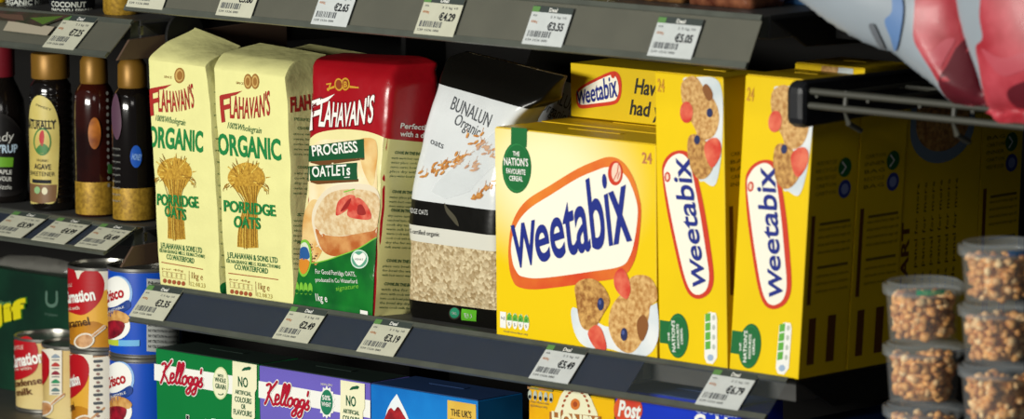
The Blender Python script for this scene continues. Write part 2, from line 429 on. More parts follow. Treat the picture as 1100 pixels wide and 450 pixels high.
# ================================================================== price tags
def price_tag(prof, x0, w, price, label, group, lo=.0035, hi=None, cool=False, head=True, names=2, lean=0.):
    ch = Slope(*prof); hi = hi or ch.L-.0015; H = hi-lo; pm = paperw if cool else paper
    lx = lambda x, t: (x0+x*w, lo+t*H)
    p = Print(ch); p.BASE = .0016; p.LAY = .0002
    # card with real thickness
    vs = ch.to3(np.array([lx(0,0), lx(1,0), lx(1,1), lx(0,1)]), .0018); vb = ch.to3(np.array([lx(0,0), lx(1,0), lx(1,1), lx(0,1)]), .0012)
    p.g.hexa(list(vb)+list(vs), pm); p.BASE = .0019
    def rect(a, b, c, d, m, L=0): p.poly([lx(a,b), lx(c,b), lx(c,d), lx(a,d)], m, L)
    if head:
        rect(0, .84, 1, 1, taghead); rect(.0, .84, .18, .98, taggreen, 1); p.text('Deal', lx(.42,.87), lx(.62,.87), .09*H, white, 1, bold=.02)
    p.text('ea', lx(.06,.73), lx(.16,.73), .06*H, inkg); p.text('400g', lx(.05,.56), lx(.22,.56), .06*H, orangeink)
    p.text('2 5 kg 10', lx(.5,.71), lx(.9,.71), .055*H, inkg)
    p.text(price, lx(.50,.40), lx(.90,.40), .19*H, ink, 1, bold=.03)
    x = .07; random.seed(int((x0+2)*1000))
    while x < .62:
        a = random.choice((.012, .02, .035)); rect(x, .2, x+a, .36, inkg); x += a+random.choice((.012, .02, .03))
    p.text('539 1526 000', lx(.06,.09), lx(.6,.09), .055*H, inkg)
    o = p.build('price_tag', None)
    return setp(o, label, 'price tag', group)
def tag_px(prof, pl, pr, price, label, group, **k):
    ch = Slope(*prof); a, b = ch.px(pl), ch.px(pr); price_tag(prof, a[0], b[0]-a[0], price, label, group, **k)
g1 = 'price tags on the navy strip'; g2 = 'price tags on the grey upper strip'; g3 = 'price tags on the lower left strip'
tag_px(LOW, (138,342), (174,349), '€3.35', 'paper price tag under the leftmost cream oat bag', g1)
tag_px(LOW, (292,366), (330,372), '€2.49', 'paper price tag under the red and green oat bag', g1)
tag_px(LOW, (383,379), (422,386), '€3.19', 'paper price tag below the clear bag of rolled oats', g1)
tag_px(LOW, (568.6,407), (611,413), '€5.49', 'paper price tag below the front of the wide yellow biscuit box', g1, cool=True)
tag_px(LOW, (747.5,434.5), (794,441), '€6.79', 'large price tag at the right end of the navy strip', g1, cool=True)
for a, b, pr_, lab, cool in (((137,6),(176,9),'€4.15','price tag at the left end of the grey upper strip',0), ((234,12.5),(272,16),'€3.80','warm white tag above the gap between the two cream oat bags',0), ((337,20),(375,24.5),'€2.65','bluish tag above the red top of the oat bag',1),
                  ((448,29),(490,33.5),'€4.29','cream tag above the clear bag of rolled oats',0), ((564,40),(606,46),'€3.55','white tag above the yellow box lying on its side',1), ((697,57.5),(744,62.5),'€5.05','rightmost white tag on the grey upper strip',1)):
    tag_px(UP, a, b, pr_, lab, g2, cool=bool(cool), lo=.002, hi=.0405)
for a, b, pr_, lab in (((-14,252),(25,255.5),'€5.99','price tag below the round labelled dark syrup bottle'), ((36,257),(71,262.5),'€4.99','price tag below the gold capped agave bottle'), ((80,265.5),(114,271),'€6.49','price tag at the right end of the lower left strip')):
    tag_px(LL, a, b, pr_, lab, g3, lo=.003)
tag_px(LU, (47,50.5), (80,54.2), '€7.25', 'price tag at the right of the upper left strip', 'price tags on the upper left strip', lo=.002)
p = Print(Slope(*LOW)); p.BASE = .0006; sc_ = mat('channel scratch', '#8d9aa5', .5)
p.ppoly([(424,349),(427,350),(404,385),(398,384)], sc_, 0); p.ppoly([(412,361),(419,352),(421,353),(414,362)], sc_, 1); p.ppoly([(388,377),(399,379),(397,383),(389,381)], sc_, 1)
p.build('channel_joint', main_shelf)
# promotional papers lying over the upper left strip
leaf = mat('leaflet dark green', '#2c3424', .4, var2='#4a3530', vscale=45); leafg = mat('leaflet green', '#4f6b2a', .4)
ch = Slope(*LU); p = Print(ch); p.BASE = .0038
p.ppoly([(-30,12), (78,19), (46,31), (20,26), (-30,20)], leaf, 0); p.ppoly([(34,22), (70,20), (48,29)], leafg, 1); p.ppoly([(-5,17), (26,19), (28,25), (5,22)], mat('leaflet brown', '#5b4438', .5), 1)
o = p.g.build('promotion_leaflet'); o.modifiers.new('s', 'SOLIDIFY').thickness = .0008
setp(o, 'dark green and brown leaflet with a pointed corner on upper left strip', 'leaflet')
p = Print(ch); p.BASE = .0030
p.ppoly([(11,24), (5,34.5), (52,40), (60,31)], mat('beige slip', '#a9a08c', .6), 0)
o = p.g.build('paper_slip'); o.modifiers.new('s', 'SOLIDIFY').thickness = .0006
setp(o, 'beige paper slip beside the tag on the upper left strip', 'paper')
# ================================================================== soft packs
def K(fl, fr, yf, yb, p, z=None, bl=None, br=None):
    a, b = AT(*fl, y=yf), AT(*fr, y=yf)
    if z is not None: a[2] = b[2] = z
    c, d = b.copy(), a.copy(); c[1] = d[1] = yb
    if br is not None: c = AT(*br, y=yb)
    if bl is not None: d = AT(*bl, y=yb)
    return (a, b, c, d, p)
def wrink(amp, seed, f=90.):
    r = np.random.RandomState(seed); W = [(r.normal(size=3)*f*s, r.uniform(0, 6.28), a) for s, a in ((.5,1.),(1,.6),(1.7,.35),(2.8,.2)) for _ in range(3)]
    KM = np.array([w[0] for w in W]).T; PH = np.array([w[1] for w in W]); AM = np.array([w[2] for w in W])
    def fn(o, v):
        d = (np.sin(o@KM+PH)@AM)*amp/3
        e = np.clip(v*8, 0, 1); out = np.zeros_like(o); out[:, 1] = d*e; out[:, 0] = .5*d*e; return out
    return fn
kraft = mat('cream bag paper', '#e9e69e', .62, spec=.25, var=.05, vscale=35, bump=.35, bscale=55, bdetail=6)
kgreen = mat('bag green print', '#11803c', .6, bump=.3, bscale=55, bdetail=6)
kgreen2 = mat('bag dark green print', '#2f6b3c', .6)
kred = mat('bag red print', '#a8261f', .6); kredsh = mat('bag pale red print', '#d9906a', .6)
straw = mat('sheaf gold print', '#cfa338', .6, var2='#a87c20', vscale=420); straw2 = mat('sheaf pale gold print', '#e3c458', .6); straw3 = mat('sheaf brown print', '#94691a', .6)
kbrown = mat('bag brown print', '#9a6a2a', .6); kred2 = mat('bag small red brown print', '#a0522c', .6)
def arch(X, Y): return X, Y*(1+.18*(2*X-1)**2)-.10*(1-(2*X-1)**2)
def oat_art(ch, t, o, wrapL):
    """o: dict of photo positions for this bag"""
    p = Print(ch)
    f0, f1 = o['F']; fx, fy = f0
    p.ptext('F', (f0[0], f0[1]), (f0[0]+11, f0[1]-3), 28, kred, 2, bold=.02, shear=.12)
    p.ptext("LAHAVAN'S", (f0[0]+9, f0[1]-4.5), f1, 22.5, kred, 2, bold=.012, shear=.1, warp=arch)
    p.ppoly([(f0[0]-1, f0[1]-29), (f0[0]+22, f0[1]-33.5), (f0[0]+15, f0[1]-29), (f0[0]-1, f0[1]-25)], kred, 2)
    p.build('brand_lettering', t)
    p = Print(ch); c = o['seal']
    if wrapL == 2:
        p.pell((c[0]-3.4, c[1]), 4.4, 8.2, kbrown, 0); p.pell((c[0]+4.2, c[1]), 4.4, 8.2, kbrown, 0)
        for dx in (-3.4, 4.2): p.pell((c[0]+dx, c[1]), 3.1, 6.4, mat('seal pale', '#c9a45c', .6), 1); p.pell((c[0]+dx, c[1]), 2, 4.4, kbrown, 2)
    else:
        p.pell(c, 5.6, 8.4, kbrown, 0); p.pell(c, 4.3, 6.6, mat('seal pale', '#c9a45c', .6), 1); p.pell((c[0]+.5, c[1]), 3, 4.8, kbrown, 2)
    p.ptext('SINCE', (c[0]-16, c[1]+2.5), (c[0]-8, c[1]+3.5), 2.6, kbrown, 1, res=1)
    p.build('heritage_seal', t)
    p = Print(ch); a, b = o['ORG']; p.ptext('ORGANIC', a, b, 22, kgreen, 1, bold=.034)
    a, b = o['whole']; p.ptext('100%Wholegrain', a, b, 7, kgreen2, 1, shear=.25, res=2)
    p.build('organic_lettering', t); p = Print(ch)
    a, b = o['por']; p.ptext('PORRIDGE', a, b, 12, kgreen, 6, bold=.03)
    a, b = o['oats']; p.ptext('OATS', a, b, 12, kgreen, 6, bold=.03)
    p.build('product_lettering', t)
    # wheat sheaf
    p = Print(ch); (hx, hy), r, (nx, ny), nw, (bl, br) = o['sheaf']
    p.pblob([(nx-nw*.8, ny), (nx-nw*.9, ny-7), (hx-r*.6, hy+r*.62), (hx-r*.92, hy+r*.1), (hx-r*.68, hy-r*.42), (hx, hy-r*.68), (hx+r*.68, hy-r*.38), (hx+r*.92, hy+r*.2), (hx+r*.66, hy+r*.72), (nx+nw*.9, ny-6), (nx+nw*.8, ny)], straw, 0)
    p.ppoly([(nx-nw, ny), (nx+nw, ny+1), (br[0], br[1]), (bl[0]*.5+br[0]*.5, bl[1]*.5+br[1]*.5+1), bl], straw, 0)
    rr = random.Random(5)
    for k in range(46):
        a = rr.uniform(PI*.85, PI*2.15); q = rr.uniform(.35, 1.0); x, y = hx+r*q*math.cos(a), hy+r*.2+r*.92*q*math.sin(a)
        L = rr.uniform(4, 7); da = a+rr.uniform(-.4, .4); p.pstroke([(x, y), (x+L*math.cos(da)*.8, y+L*math.sin(da))], 1.5, rr.choice((straw2, straw3, straw)), 1+k % 3, False, .4)
    for k in range(10):
        a = rr.choice((-1, 1)); x = hx+a*r*rr.uniform(.75, 1.02); y = hy+r*rr.uniform(.2, .75); p.pstroke([(x, y), (x+a*2.5, y+2), (x+a*3, y+5)], 1.3, rr.choice((straw, straw3)), 1, True, .5)
    for k in range(14):
        u = rr.uniform(-.9, .9); p.pstroke([(hx+u*r*.7, hy+r*.5), (nx+u*nw, ny), (bl[0]*(1-u)/2+br[0]*(1+u)/2, bl[1]*(1-u)/2+br[1]*(1+u)/2+rr.uniform(-2, 2))], .8, rr.choice((straw2, straw3)), 1+k % 3, False)
    p.build('wheat_sheaf_print', t)
    p = Print(ch); a, b = o['j1']; p.ptext('J.FLAHAVAN & SONS LTD', a, b, 6.2, kgreen2, 1, bold=.02, res=2)
    a, b = o['j2']; p.ptext('KILNAGRANGE MILLS, KILMACTHOMAS', a, b, 4, kgreen2, 1, bold=.01, res=1)
    a, b = o['j3']; p.ptext('CO.WATERFORD', a, b, 5.8, kgreen2, 1, bold=.02, res=2)
    a, b = o['line']; p.pstroke([a, b], 1.1, kred2, 1, False)
    x, y = o['nut']
    for k in range(5):
        p.pell((x+2.6+k*4.9, y+14.5+k*.75), 2.0, 2.4, kred2, 1)
        q = (x+.4+k*4.9, y+4+k*.75); p.pstroke([q, (q[0]+4, q[1]+.6), (q[0]+4.2, q[1]+6.4), (q[0]+.3, q[1]+5.8), q], .5, kbrown, 1, False)
    p.ptext('per 40g', (x, y+2), (x+22, y+5), 2.4, kbrown, 1, res=1)
    p.pstroke([(x+28, y+4), (x+28.5, y+19)], .6, kbrown, 1, False)
    p.ptext('1kg e', (x+31, y+12), (x+43, y+14), 7.5, kbrown, 1, res=2)
    p.ptext('12.08.23', (x+30, y+20), (x+46, y+22.3), 5, mat('date stamp', '#b3a050', .6), 1, res=1)
    p.build('small_print', t)
def skew(keys, bx):
    out = []
    for i, k in enumerate(keys):
        k = [np.array(c) for c in k[:4]]+[k[4]]
        if i < 4: k[2][0] += bx; k[3][0] += bx*.8
        elif i < 5: k[2][0] += bx*.4; k[3][0] += bx*.2
        out.append(tuple(k))
    return out
def oat_bag(loc, keys, label, o, wrapL, seed, side=True):
    t = thing('oat_bag', loc, label, 'oat bag', 'cream paper bags of porridge oats')
    L = Loft(keys, 10, wrink(.0009, seed)); g = G(); L.mesh(g, kraft, 16); g.build('paper_bag', t, smooth=True)
    oat_art(L.chart(), t, o, wrapL)
    return t, L
D = .062
k1 = [K((172,304),(237,322),0,D,60,0.), K((169,250),(235.5,265),-.001,D,60), K((164,160),(231,180),-.002,D,60), K((160.5,95),(226,110),0,D,60),
      K((159.5,64),(221,72),.0,D,60,bl=(206,50),br=(266,62)), K((176,47),(236,60),.022,D+.001,60,bl=(208,34),br=(262,54)), K((206,34),(256,52),.056,D+.002,60,bl=(210,29.5),br=(259,49.5))]
bag1, L1 = oat_bag((-.44,.03,0.), skew(k1, .010), 'leftmost cream paper bag of porridge oats with a peaked folded top', dict(F=((163,124),(208,115)), seal=(193,81), ORG=((160,156.5),(219,163)), whole=((168,129.5),(198,135)), por=((170,219.5),(214.5,223)), oats=((178.5,231.5),(200,236.5)),
      sheaf=((187.5,183), 20, (188.5,212), 7.5, ((181,256),(199,257))), j1=((173.6,266),(217,272)), j2=((172.6,270.5),(220.4,277.5)), j3=((179.8,278),(208,283)), line=((174.7,281.5),(217.6,289.3)), nut=(175,287)), 1, 3)
k2 = [K((243,322),(315.5,331),0,D,60,0.), K((239,250),(314,262),-.001,D,60), K((234,160),(311.5,178),-.002,D,60), K((230.5,100),(309,112),0,D,60),
      K((229,74),(306.5,84),.0,D,60,bl=(276,57),br=(352,70)), K((240,57),(317,66),.02,D+.001,60,bl=(278,49),br=(352,62)), K((272,48),(344,60),.056,D+.002,60,bl=(279,46),br=(350,58.5))]
bag2, L2 = oat_bag((-.34,.03,0.), skew(k2, .011), 'cream paper bag of porridge oats beside the red and green oat bag', dict(F=((238.5,131),(291,123)), seal=(269.5,87.5), ORG=((234,165),(302,171.7)), whole=((244.5,137.5),(280.5,143.5)), por=((241.5,226.5),(297,232)), oats=((253,243.5),(281,245.8)),
      sheaf=((265,189), 21.5, (269,219), 8, ((255,265),(278,266))), j1=((244.4,276.5),(298.5,282.5)), j2=((243.5,281.8),(301.7,288.7)), j3=((252,289),(288,294)), line=((246,293.3),(299,300.2)), nut=(247,298.5)), 2, 5)
# printed right side of the second bag
ch = L2.chart(1); p = Print(ch)
p.ptext("FLAHAVAN'S", (312,120), (366,112), 15, kred, 1, bold=.03, shear=.1, outline=kredsh, ow=.02); p.ptext('PERFECT PORRIDGE', (316,129.5), (372,133), 3.4, kgreen2, 1)
for yy, tt in ((139,'COOKING ON THE HOB'),(181,'COOKING IN THE MICROWAVE'),(232,'STORAGE'),(262,'PRODUCT INFORMATION')):
    p.ptext(tt, (319,yy), (365,yy+1.5), 3.2, kgreen2, 1, bold=.02, res=1)
    p.lines((315,yy+6), (366,yy+7.5), (0,5.4), 5, 2.8, kgreen2)
p.build('side_print', bag2)
ch = L1.chart(1); p = Print(ch)
for k in range(16): p.ptext(random.choice(('oats','cook','milk','warm')), (229.5+k*.55,100+k*12.5), (244+k*.4,101+k*12.5), 3.0, kgreen2, 1, res=1)
p.pell((243,310), 7, 7, kgreen, 1); p.build('side_print', bag1)
def copy_tree(o, parent=None):
    c = o.copy(); C.objects.link(c); c.parent = parent
    for ch_ in list(o.children): copy_tree(ch_, c)
    return c
b3 = copy_tree(bag2); b3.location = (-.338, .097, 0); b3.scale = (1, 1, .975); b3['label'] = 'cream oat bag standing behind another, only its shaded top showing'
# ------------------------------------------------------------------ red and green oat bag
ored = mat('oatlet red film', '#a60f1c', .32, spec=.5, coat=.25, var=.12, vscale=18, bump=.3, bscale=40)
ocream = mat('oatlet cream film', '#efe6a8', .36, coat=.15, var=.06, vscale=22, bump=.12, bscale=45)
ogreen = mat('oatlet green film', '#177a2a', .34, coat=.15, var2='#0d5a24', vscale=28, bump=.12, bscale=45)
ogd = mat('oatlet dark green print', '#14532f', .4); obrown = mat('oatlet brown shade', '#6d4420', .4)
opale = mat('oatlet pale glow', '#f6efcf', .4, var2='#f0d49a', vscale=26); oorange = mat('oatlet warm print', '#d79a48', .4, var2='#efd79a', vscale=30)
obowl = mat('oatlet bowl print', '#b5602a', .4, var2='#d79b5c', vscale=70); ooats = mat('oatlet porridge print', '#e8d4ac', .4, var2='#d0ab78', vscale=200)
berry = mat('strawberry print', '#c8352a', .4, var2='#e8836a', vscale=90); berryd = mat('strawberry dark print', '#9a2420', .4); lime = mat('lime print', '#7cc23e', .4); blue = mat('emblem blue', '#2a5c9a', .4); orange = mat('emblem orange', '#d88a2c', .4); gold = mat('gold emblem', '#c9962e', .4)
def K4(fl, fr, yf, w, p, z=None, bx=.016, bl=None, br=None):
    q = K(fl, fr, yf, yf+w, p, z, bl, br)
    if br is None: q[2][0] += bx
    if bl is None: q[3][0] += bx
    return q
k = [K4((314,331),(401,346),0,.055,30,0.), K4((319,290),(402,303),-.004,.058,16), K4((323,240),(405.5,252),-.006,.06,14), K4((327.5,180),(410,192),-.006,.06,14), K4((331.5,120),(415,130),-.004,.058,14), K4((333,84),(418,92),.0,.054,14),
     K4((334,70),(420,79),.006,.05,14), K4((338,63.5),(424,70),.013,.045,14,bl=(388,58),br=(473,68)), K4((348,60),(430,64),.03,.025,14,bl=(372,57),br=(460,62)), K4((366,57.5),(444,60),.049,.006,14,bl=(370,56.5),br=(450,60))]
bag4 = thing('oat_bag', (-.215,.03,0.), 'plastic bag of oats with red top and green base', 'oat bag')
L4 = Loft(k, 8, wrink(.0013, 11, 70.)); g = G(); L4.mesh(g, ored, 18); g.build('film_bag', bag4, smooth='all')
ch = L4.chart(); p = Print(ch); p.LAY = .00012
p.ppoly([(312,342)]+[(319,290),(323,240),(327.5,180),(329.5,153)]+smooth_pts([(329.5,153),(340,143.5),(358,139.5),(378,139),(396,141.5),(412.5,147.5)], False)+[(410,192),(405.5,252),(402,303),(399.5,344)], ocream, 0)
p.pblob([(335,160),(360,150),(402,160),(404,220),(398,252),(345,255),(332,225)], opale, 1)
p.pblob([(326,235),(334,215),(345,222),(348,262),(336,284),(325,270)], oorange, 2); p.pblob([(385,152),(403,150),(406,172),(400,200),(390,180)], oorange, 2)
p.build('cream_panel', bag4)
p = Print(ch); p.LAY = .00012
p.pblob([(336,224),(352,203),(378,197),(406,205),(404,250),(398,264),(372,276),(345,268),(337,248)], mat('bowl glass print','#e9dcc0',.4), 3)
p.pblob([(339,246),(350,252),(375,253),(404,243),(402.5,258),(385,268),(362,275),(346,268)], obowl, 4)
p.pblob([(338,240),(342,222),(355,208),(378,203),(405.5,210),(405,243),(390,250),(365,253),(347,250)], ooats, 5)
p.pblob([(363,229),(366,216),(377,209),(383,212),(376,224),(366,231)], berry, 6); p.pblob([(376,232),(378,219),(385,212),(393,219),(399,232),(394,236)], berry, 7); p.pblob([(368,227),(374,217),(379,213),(375,223)], berryd, 7); p.pblob([(385,230),(385,221),(389,220),(393,230)], berryd, 8)
p.pstroke([(372,206),(382,203)], 1.3, lime, 7, False)
rr = random.Random(3)
for i in range(30): p.pell((rr.uniform(330,342), rr.uniform(262,284)), 1.3, 1.0, rr.choice((ooats, obrown, obowl)), 6, n=8)
p.build('porridge_bowl_picture', bag4)
p = Print(ch); p.LAY = .00012
p.ppoly([(312.5,342),(318.5,292)]+smooth_pts([(319.5,278),(330,282.5),(345,281),(365,275),(386,267),(404.8,255)], False)+[(402.3,303),(399.8,344)], ogreen, 6)
p.pstroke([(319.5,278),(330,282.5),(345,281),(365,275),(386,267),(404.5,255)], 1.2, lime, 7)
p.build('green_panel', bag4)
p = Print(ch); p.LAY = .00012
p.pell((328,277), 8, 20, lime, 8); p.pell((328,277), 6.2, 17, mat('emblem pale','#d9e3c8',.4), 9); p.pblob([(322.5,280),(328,277),(334,281),(332,291),(327,294),(323.5,289)], orange, 10); p.pblob([(322,276),(325,266),(331,266),(334,276),(328,279)], blue, 10)
p.build('oval_emblem', bag4)
p = Print(ch); p.LAY = .00012
p.pell((387.5,278), 8.6, 10.2, mat('badge mint','#cfe6d6',.4), 8); p.pell((387.5,278), 7.4, 8.8, mat('badge green','#5da386',.4), 9); p.pblob([(387.5,285),(381.5,277),(383,271.5),(387.3,273.5),(391.5,271),(393.8,277)], white, 10); p.ptext('HEART', (383.5,279), (391.5,279.5), 2.2, ogd, 11, res=1)
p.build('heart_badge', bag4)
p = Print(ch); p.LAY = .00012; gold2 = mat('gold emblem dark','#8a3a1c',.4)
p.pell((363,91), 5.2, 6.8, gold, 1); p.pell((371,90.5), 5.2, 6.8, gold, 2); p.pell((363,91), 3.6, 5, gold2, 3); p.pell((371,90.5), 3.6, 5, gold2, 3); p.ptext('7', (349,98), (355,97), 8, gold, 2, bold=.02); p.ptext('B', (369,94), (373.5,93.5), 6, gold, 4, bold=.03)
p.ppoly([(349,95),(358,92),(358,94.5),(349,97.5)], gold, 2); p.ppoly([(376,92),(386,93.5),(386,95),(376,94.5)], gold, 2)
p.build('gold_emblem', bag4)
p = Print(ch); p.LAY = .00012
p.ptext('F', (333,140), (344,135.5), 29, white, 2, bold=.02, shear=.2, outline=mat('letter shadow red','#6b0a12',.4), ow=.03); p.ppoly([(333,112),(358,101),(350,108.5),(333,117)], white, 2)
p.ptext("LAHAVAN'S", (342,135), (401,130.5), 24, white, 2, bold=.02, shear=.15, outline=mat('letter shadow red','#6b0a12',.4), ow=.03, warp=arch)
p.build('brand_lettering', bag4)
p = Print(ch); p.LAY = .00012
p.ppoly([(331,174),(345,178),(392,171.5),(392,168),(331,171)], obrown, 2); p.ppoly([(330,156),(334,156.5),(392,149),(392,169.5),(330.5,173.5)], ogd, 3); p.ptext('PROGRESS', (336,167.5), (385.5,162.5), 11, white, 5, bold=.02)
p.ppoly([(329.5,194.5),(340,198),(386,195),(386,192),(330,193)], obrown, 2); p.ppoly([(329.5,178.5),(384.5,174.5),(385,193),(329.5,194)], ogd, 3); p.ptext('OATLETs', (335.5,190), (378,187.5), 11, white, 5, bold=.02); p.pstroke([(372,190.5),(377,190.2)], .9, white, 5, False)
p.build('name_banner', bag4)
p = Print(ch); p.LAY = .00012
p.ptext('For Good Porridge OATS,', (341,293.5), (384,296.5), 5, white, 9, res=2); p.ptext('produced in Co Waterford', (341,302), (385,304), 4.6, white, 9, res=2)
p.build('slogan', bag4); p = Print(ch); p.LAY = .00012
for i in range(4): p.pell((319.8+i*5, 309+i*.3), 2.3, 6.5, lime, 8); p.pell((319.8+i*5, 312.5+i*.3), 1.8, 2.2, ogreen, 9)
p.build('nutrition_panel', bag4); p = Print(ch); p.LAY = .00012
p.ptext('1kg e', (341,322.5), (353,324), 8, white, 9, bold=.01, res=2); p.ptext('signature', (362,312), (386,309), 5, lime, 9, shear=.3, res=2); p.ppoly([(388,332.5),(396,334),(396,338),(388,336.5)], white, 9)
p.build('small_print', bag4)
ch = L4.chart(1); p = Print(ch); p.LAY = .00012
p.ppoly([(412.5,148),(420,149.5),(440,151.5),(466,153.5),(452,252),(448,300),(444,348),(402.5,345),(404,303),(407,252),(411,192)], mat('oatlet side film','#dcd690',.38,coat=.15,var=.08,vscale=24), 0)
p.build('side_panel', bag4)
p = Print(ch); p.LAY = .00012
p.ptext('Perfectly deli', (429,137.5), (472,140.5), 5.5, white, 3, bold=.02, res=2); p.ptext('with a difference', (428.5,146), (478,149.5), 5.5, white, 3, bold=.02, res=2)
for yy, n in ((166,5), (208,3), (228,8), (282,3), (307,5)):
    p.ptext('COOK IN THE BOWL', (424-(yy-166)*.09,yy-1), (456-(yy-166)*.06,yy+1), 3.2, ogd, 3, bold=.03, res=1)
    p.lines((421-(yy-166)*.09,yy+4.6), (458-(yy-166)*.07,yy+6.4), (-.4,4.8), n, 2.7, ogd)
p.build('side_print', bag4)
# ------------------------------------------------------------------ clear bag of rolled oats
flim = dict(rough=.16, spec=.6, coat=.5)
oatm = mat('rolled oats', '#dccba4', .6, var2='#a58c62', vscale=300, cells=True, bump=.4, bscale=300)
bblk = mat('oat bag black print', '#0f0e0b', .3, spec=.35, coat=.12, bump=.2, bscale=35); bwht = mat('oat bag white print', '#dde1e2', .22, coat=.5, var=.08, vscale=30, bump=.25, bscale=30)
bband = mat('oat bag pale band', '#d9d8cc', .3, coat=.4); wheat = mat('wheat ear print', '#b06a2a', .4, var2='#d49a52', vscale=300); bsheen = mat('clear film fold sheen', '#e9eef0', .1, coat=.8, alpha=.22)
bgreen = mat('organic green', '#5fb52c', .4); bteal = mat('organic teal', '#2c8f6a', .4); bgt = mat('oat bag small white print', '#cfd0cc', .4)
D = .06
k = [K((441,352),(545,362),.024,D+.02,20,0.), K((435.5,330),(538,343),.016,D+.022,9), K((433,300),(533.5,314),.010,D+.026,7), K((434,250),(533,264),.009,D+.028,7), K((436,212),(533.5,226),.010,D+.028,7), K((445,165),(538.5,184),.016,D+.026,7), K((457,120),(544,141),.024,D+.022,7),
     K((467,92),(563,119),.030,D+.016,8), K((473,76),(580,108),.038,D+.012,10), K((482,62),(594,92),.052,D+.01,12), K((500,56),(606,82),.062,D+.008,14)]
for q in k[:8]: q[2][0] -= .010; q[3][0] += .012
bag5 = thing('oat_bag', (-.06,.03,0.), 'clear bag of rolled oats with black bands beside the wide yellow box', 'oat bag', 'clear bags of rolled oats')
L5 = Loft(k, 7, wrink(.0012, 21, 70.)); g = G(); L5.mesh(g, oatm, 18); g.build('oat_filled_film', bag5, smooth='all')
ch = L5.chart()
class Strip:        # band over the whole front + sides between two height curves (fractions of the loft)
    pass
def band(v0, v1, m, nm, off=.0006, dv=lambda s: 0., sides=(3, 0, 1)):
    g = G(); n = 22; rows = max(3, int((v1-v0)*70)); cols = []
    for sd in sides:
        for i in range(n): cols.append((sd, i/n))
    cols.append((sides[-1], .999))
    vs = np.zeros((rows+1, len(cols), 3)); vv = v0+(v1-v0)*np.arange(rows+1)/rows; e = 1e-2
    for j, (sd, u) in enumerate(cols):
        uu = np.full(rows+1, u); o = L5.S(sd, uu, vv); du = L5.S(sd, np.minimum(uu+e, 1), vv)-L5.S(sd, np.maximum(uu-e, 0), vv); dw = L5.S(sd, uu, np.minimum(vv+e, 1))-L5.S(sd, uu, np.maximum(vv-e, 0))
        nn = np.cross(du, dw); nn /= np.maximum(np.linalg.norm(nn, axis=1), 1e-9)[:, None]; vs[:, j] = o+nn*off
    vs = vs.reshape(-1, 3)
    W = len(cols); g.add(vs, [(r*W+j, r*W+j+1, (r+1)*W+j+1, (r+1)*W+j) for r in range(rows) for j in range(W-1)], m)
    return g.build(nm, bag5, smooth='all')
band(.0, .138, bblk, 'black_base_band'); band(.285, .325, bband, 'pale_band'); band(.325, .398, bblk, 'black_name_band'); band(.398, .715, bwht, 'white_upper_panel'); band(.715, .998, bblk, 'black_top', sides=(3,0,1,2))
p = Print(ch); p.BASE = .0010
p.ptext('PORRIDGE OATS', (436,227), (461,231), 5.2, bgt, 1, res=2); p.ptext('100% certified organic', (437,249), (473,254), 5, ink, 1, res=2)
p.pblob([(478,218),(482,224),(490,234),(493,243),(487,238),(480,228)], mat('leaf print dim', '#4a4636', .4), 0)
p.build('band_lettering', bag5)
p = Print(ch); p.BASE = .0010
p.ptext('BUNALUN', (483.5,117), (524,137), 14, inkg, 1, bold=.0); p.ptext('Organic', (487,133), (513,148), 12, inkg, 1, shear=.1); p.build('brand_lettering', bag5); p = Print(ch); p.BASE = .0010; p.ptext('oats', (463,154), (476,160), 7, inkg, 1)
p.build('product_lettering', bag5)
p = Print(ch); p.BASE = .0010; rr = random.Random(8)
for x, y, n, a0 in ((460,188,5,-.9),(474,181,8,-.7),(486,176,9,-.6),(497,170,10,-.5),(510,150,7,-.6),(520,158,8,-.5),(528,164,7,-.4),(505,178,8,-.4),(520,205,8,-.7),(507,209,5,-.6),(530,196,6,-.7)):
    for i in range(n):
        a = a0+rr.uniform(-.7, .7); cx, cy = x+rr.uniform(-8, 8), y+rr.uniform(-6, 6); p.pell((cx, cy), 3.3, 1.3, wheat, 1+i % 3, a, n=8)
        if i % 2: p.pstroke([(cx, cy), (cx+7*math.cos(a-.5), cy-abs(7*math.sin(a-.5)))], .5, wheat, 1, False)
p.build('wheat_ear_picture', bag5)
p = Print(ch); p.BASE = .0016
p.ppoly([(465,206),(470,196),(500,168),(534,140),(537,175),(520,190),(505,206),(480,214)], bsheen, 0)  # pale see-through polygon paints the film's diagonal sheen along its fold
p.build('film_fold_sheen', bag5)
p = Print(ch); p.BASE = .0010
p.pell((488.5,336), 6.2, 6.6, mat('seal ring','#39332a',.4), 0); p.pell((488.5,335.5), 5, 5.4, bteal, 1); p.ptext('ORG', (486,337), (491,337.5), 3, bgt, 2, res=1); p.ppoly([(496,331),(512,333),(512,344.5),(496,343)], bgreen, 1); p.ptext('EU', (500,340.5), (508,341.5), 5, bgt, 2, res=1); 
p.build('organic_seals', bag5)
b6 = copy_tree(bag5); b6.location = (-.083, .172, 0.); b6['label'] = 'shaded bag of rolled oats behind, only its dark upper corner showing'
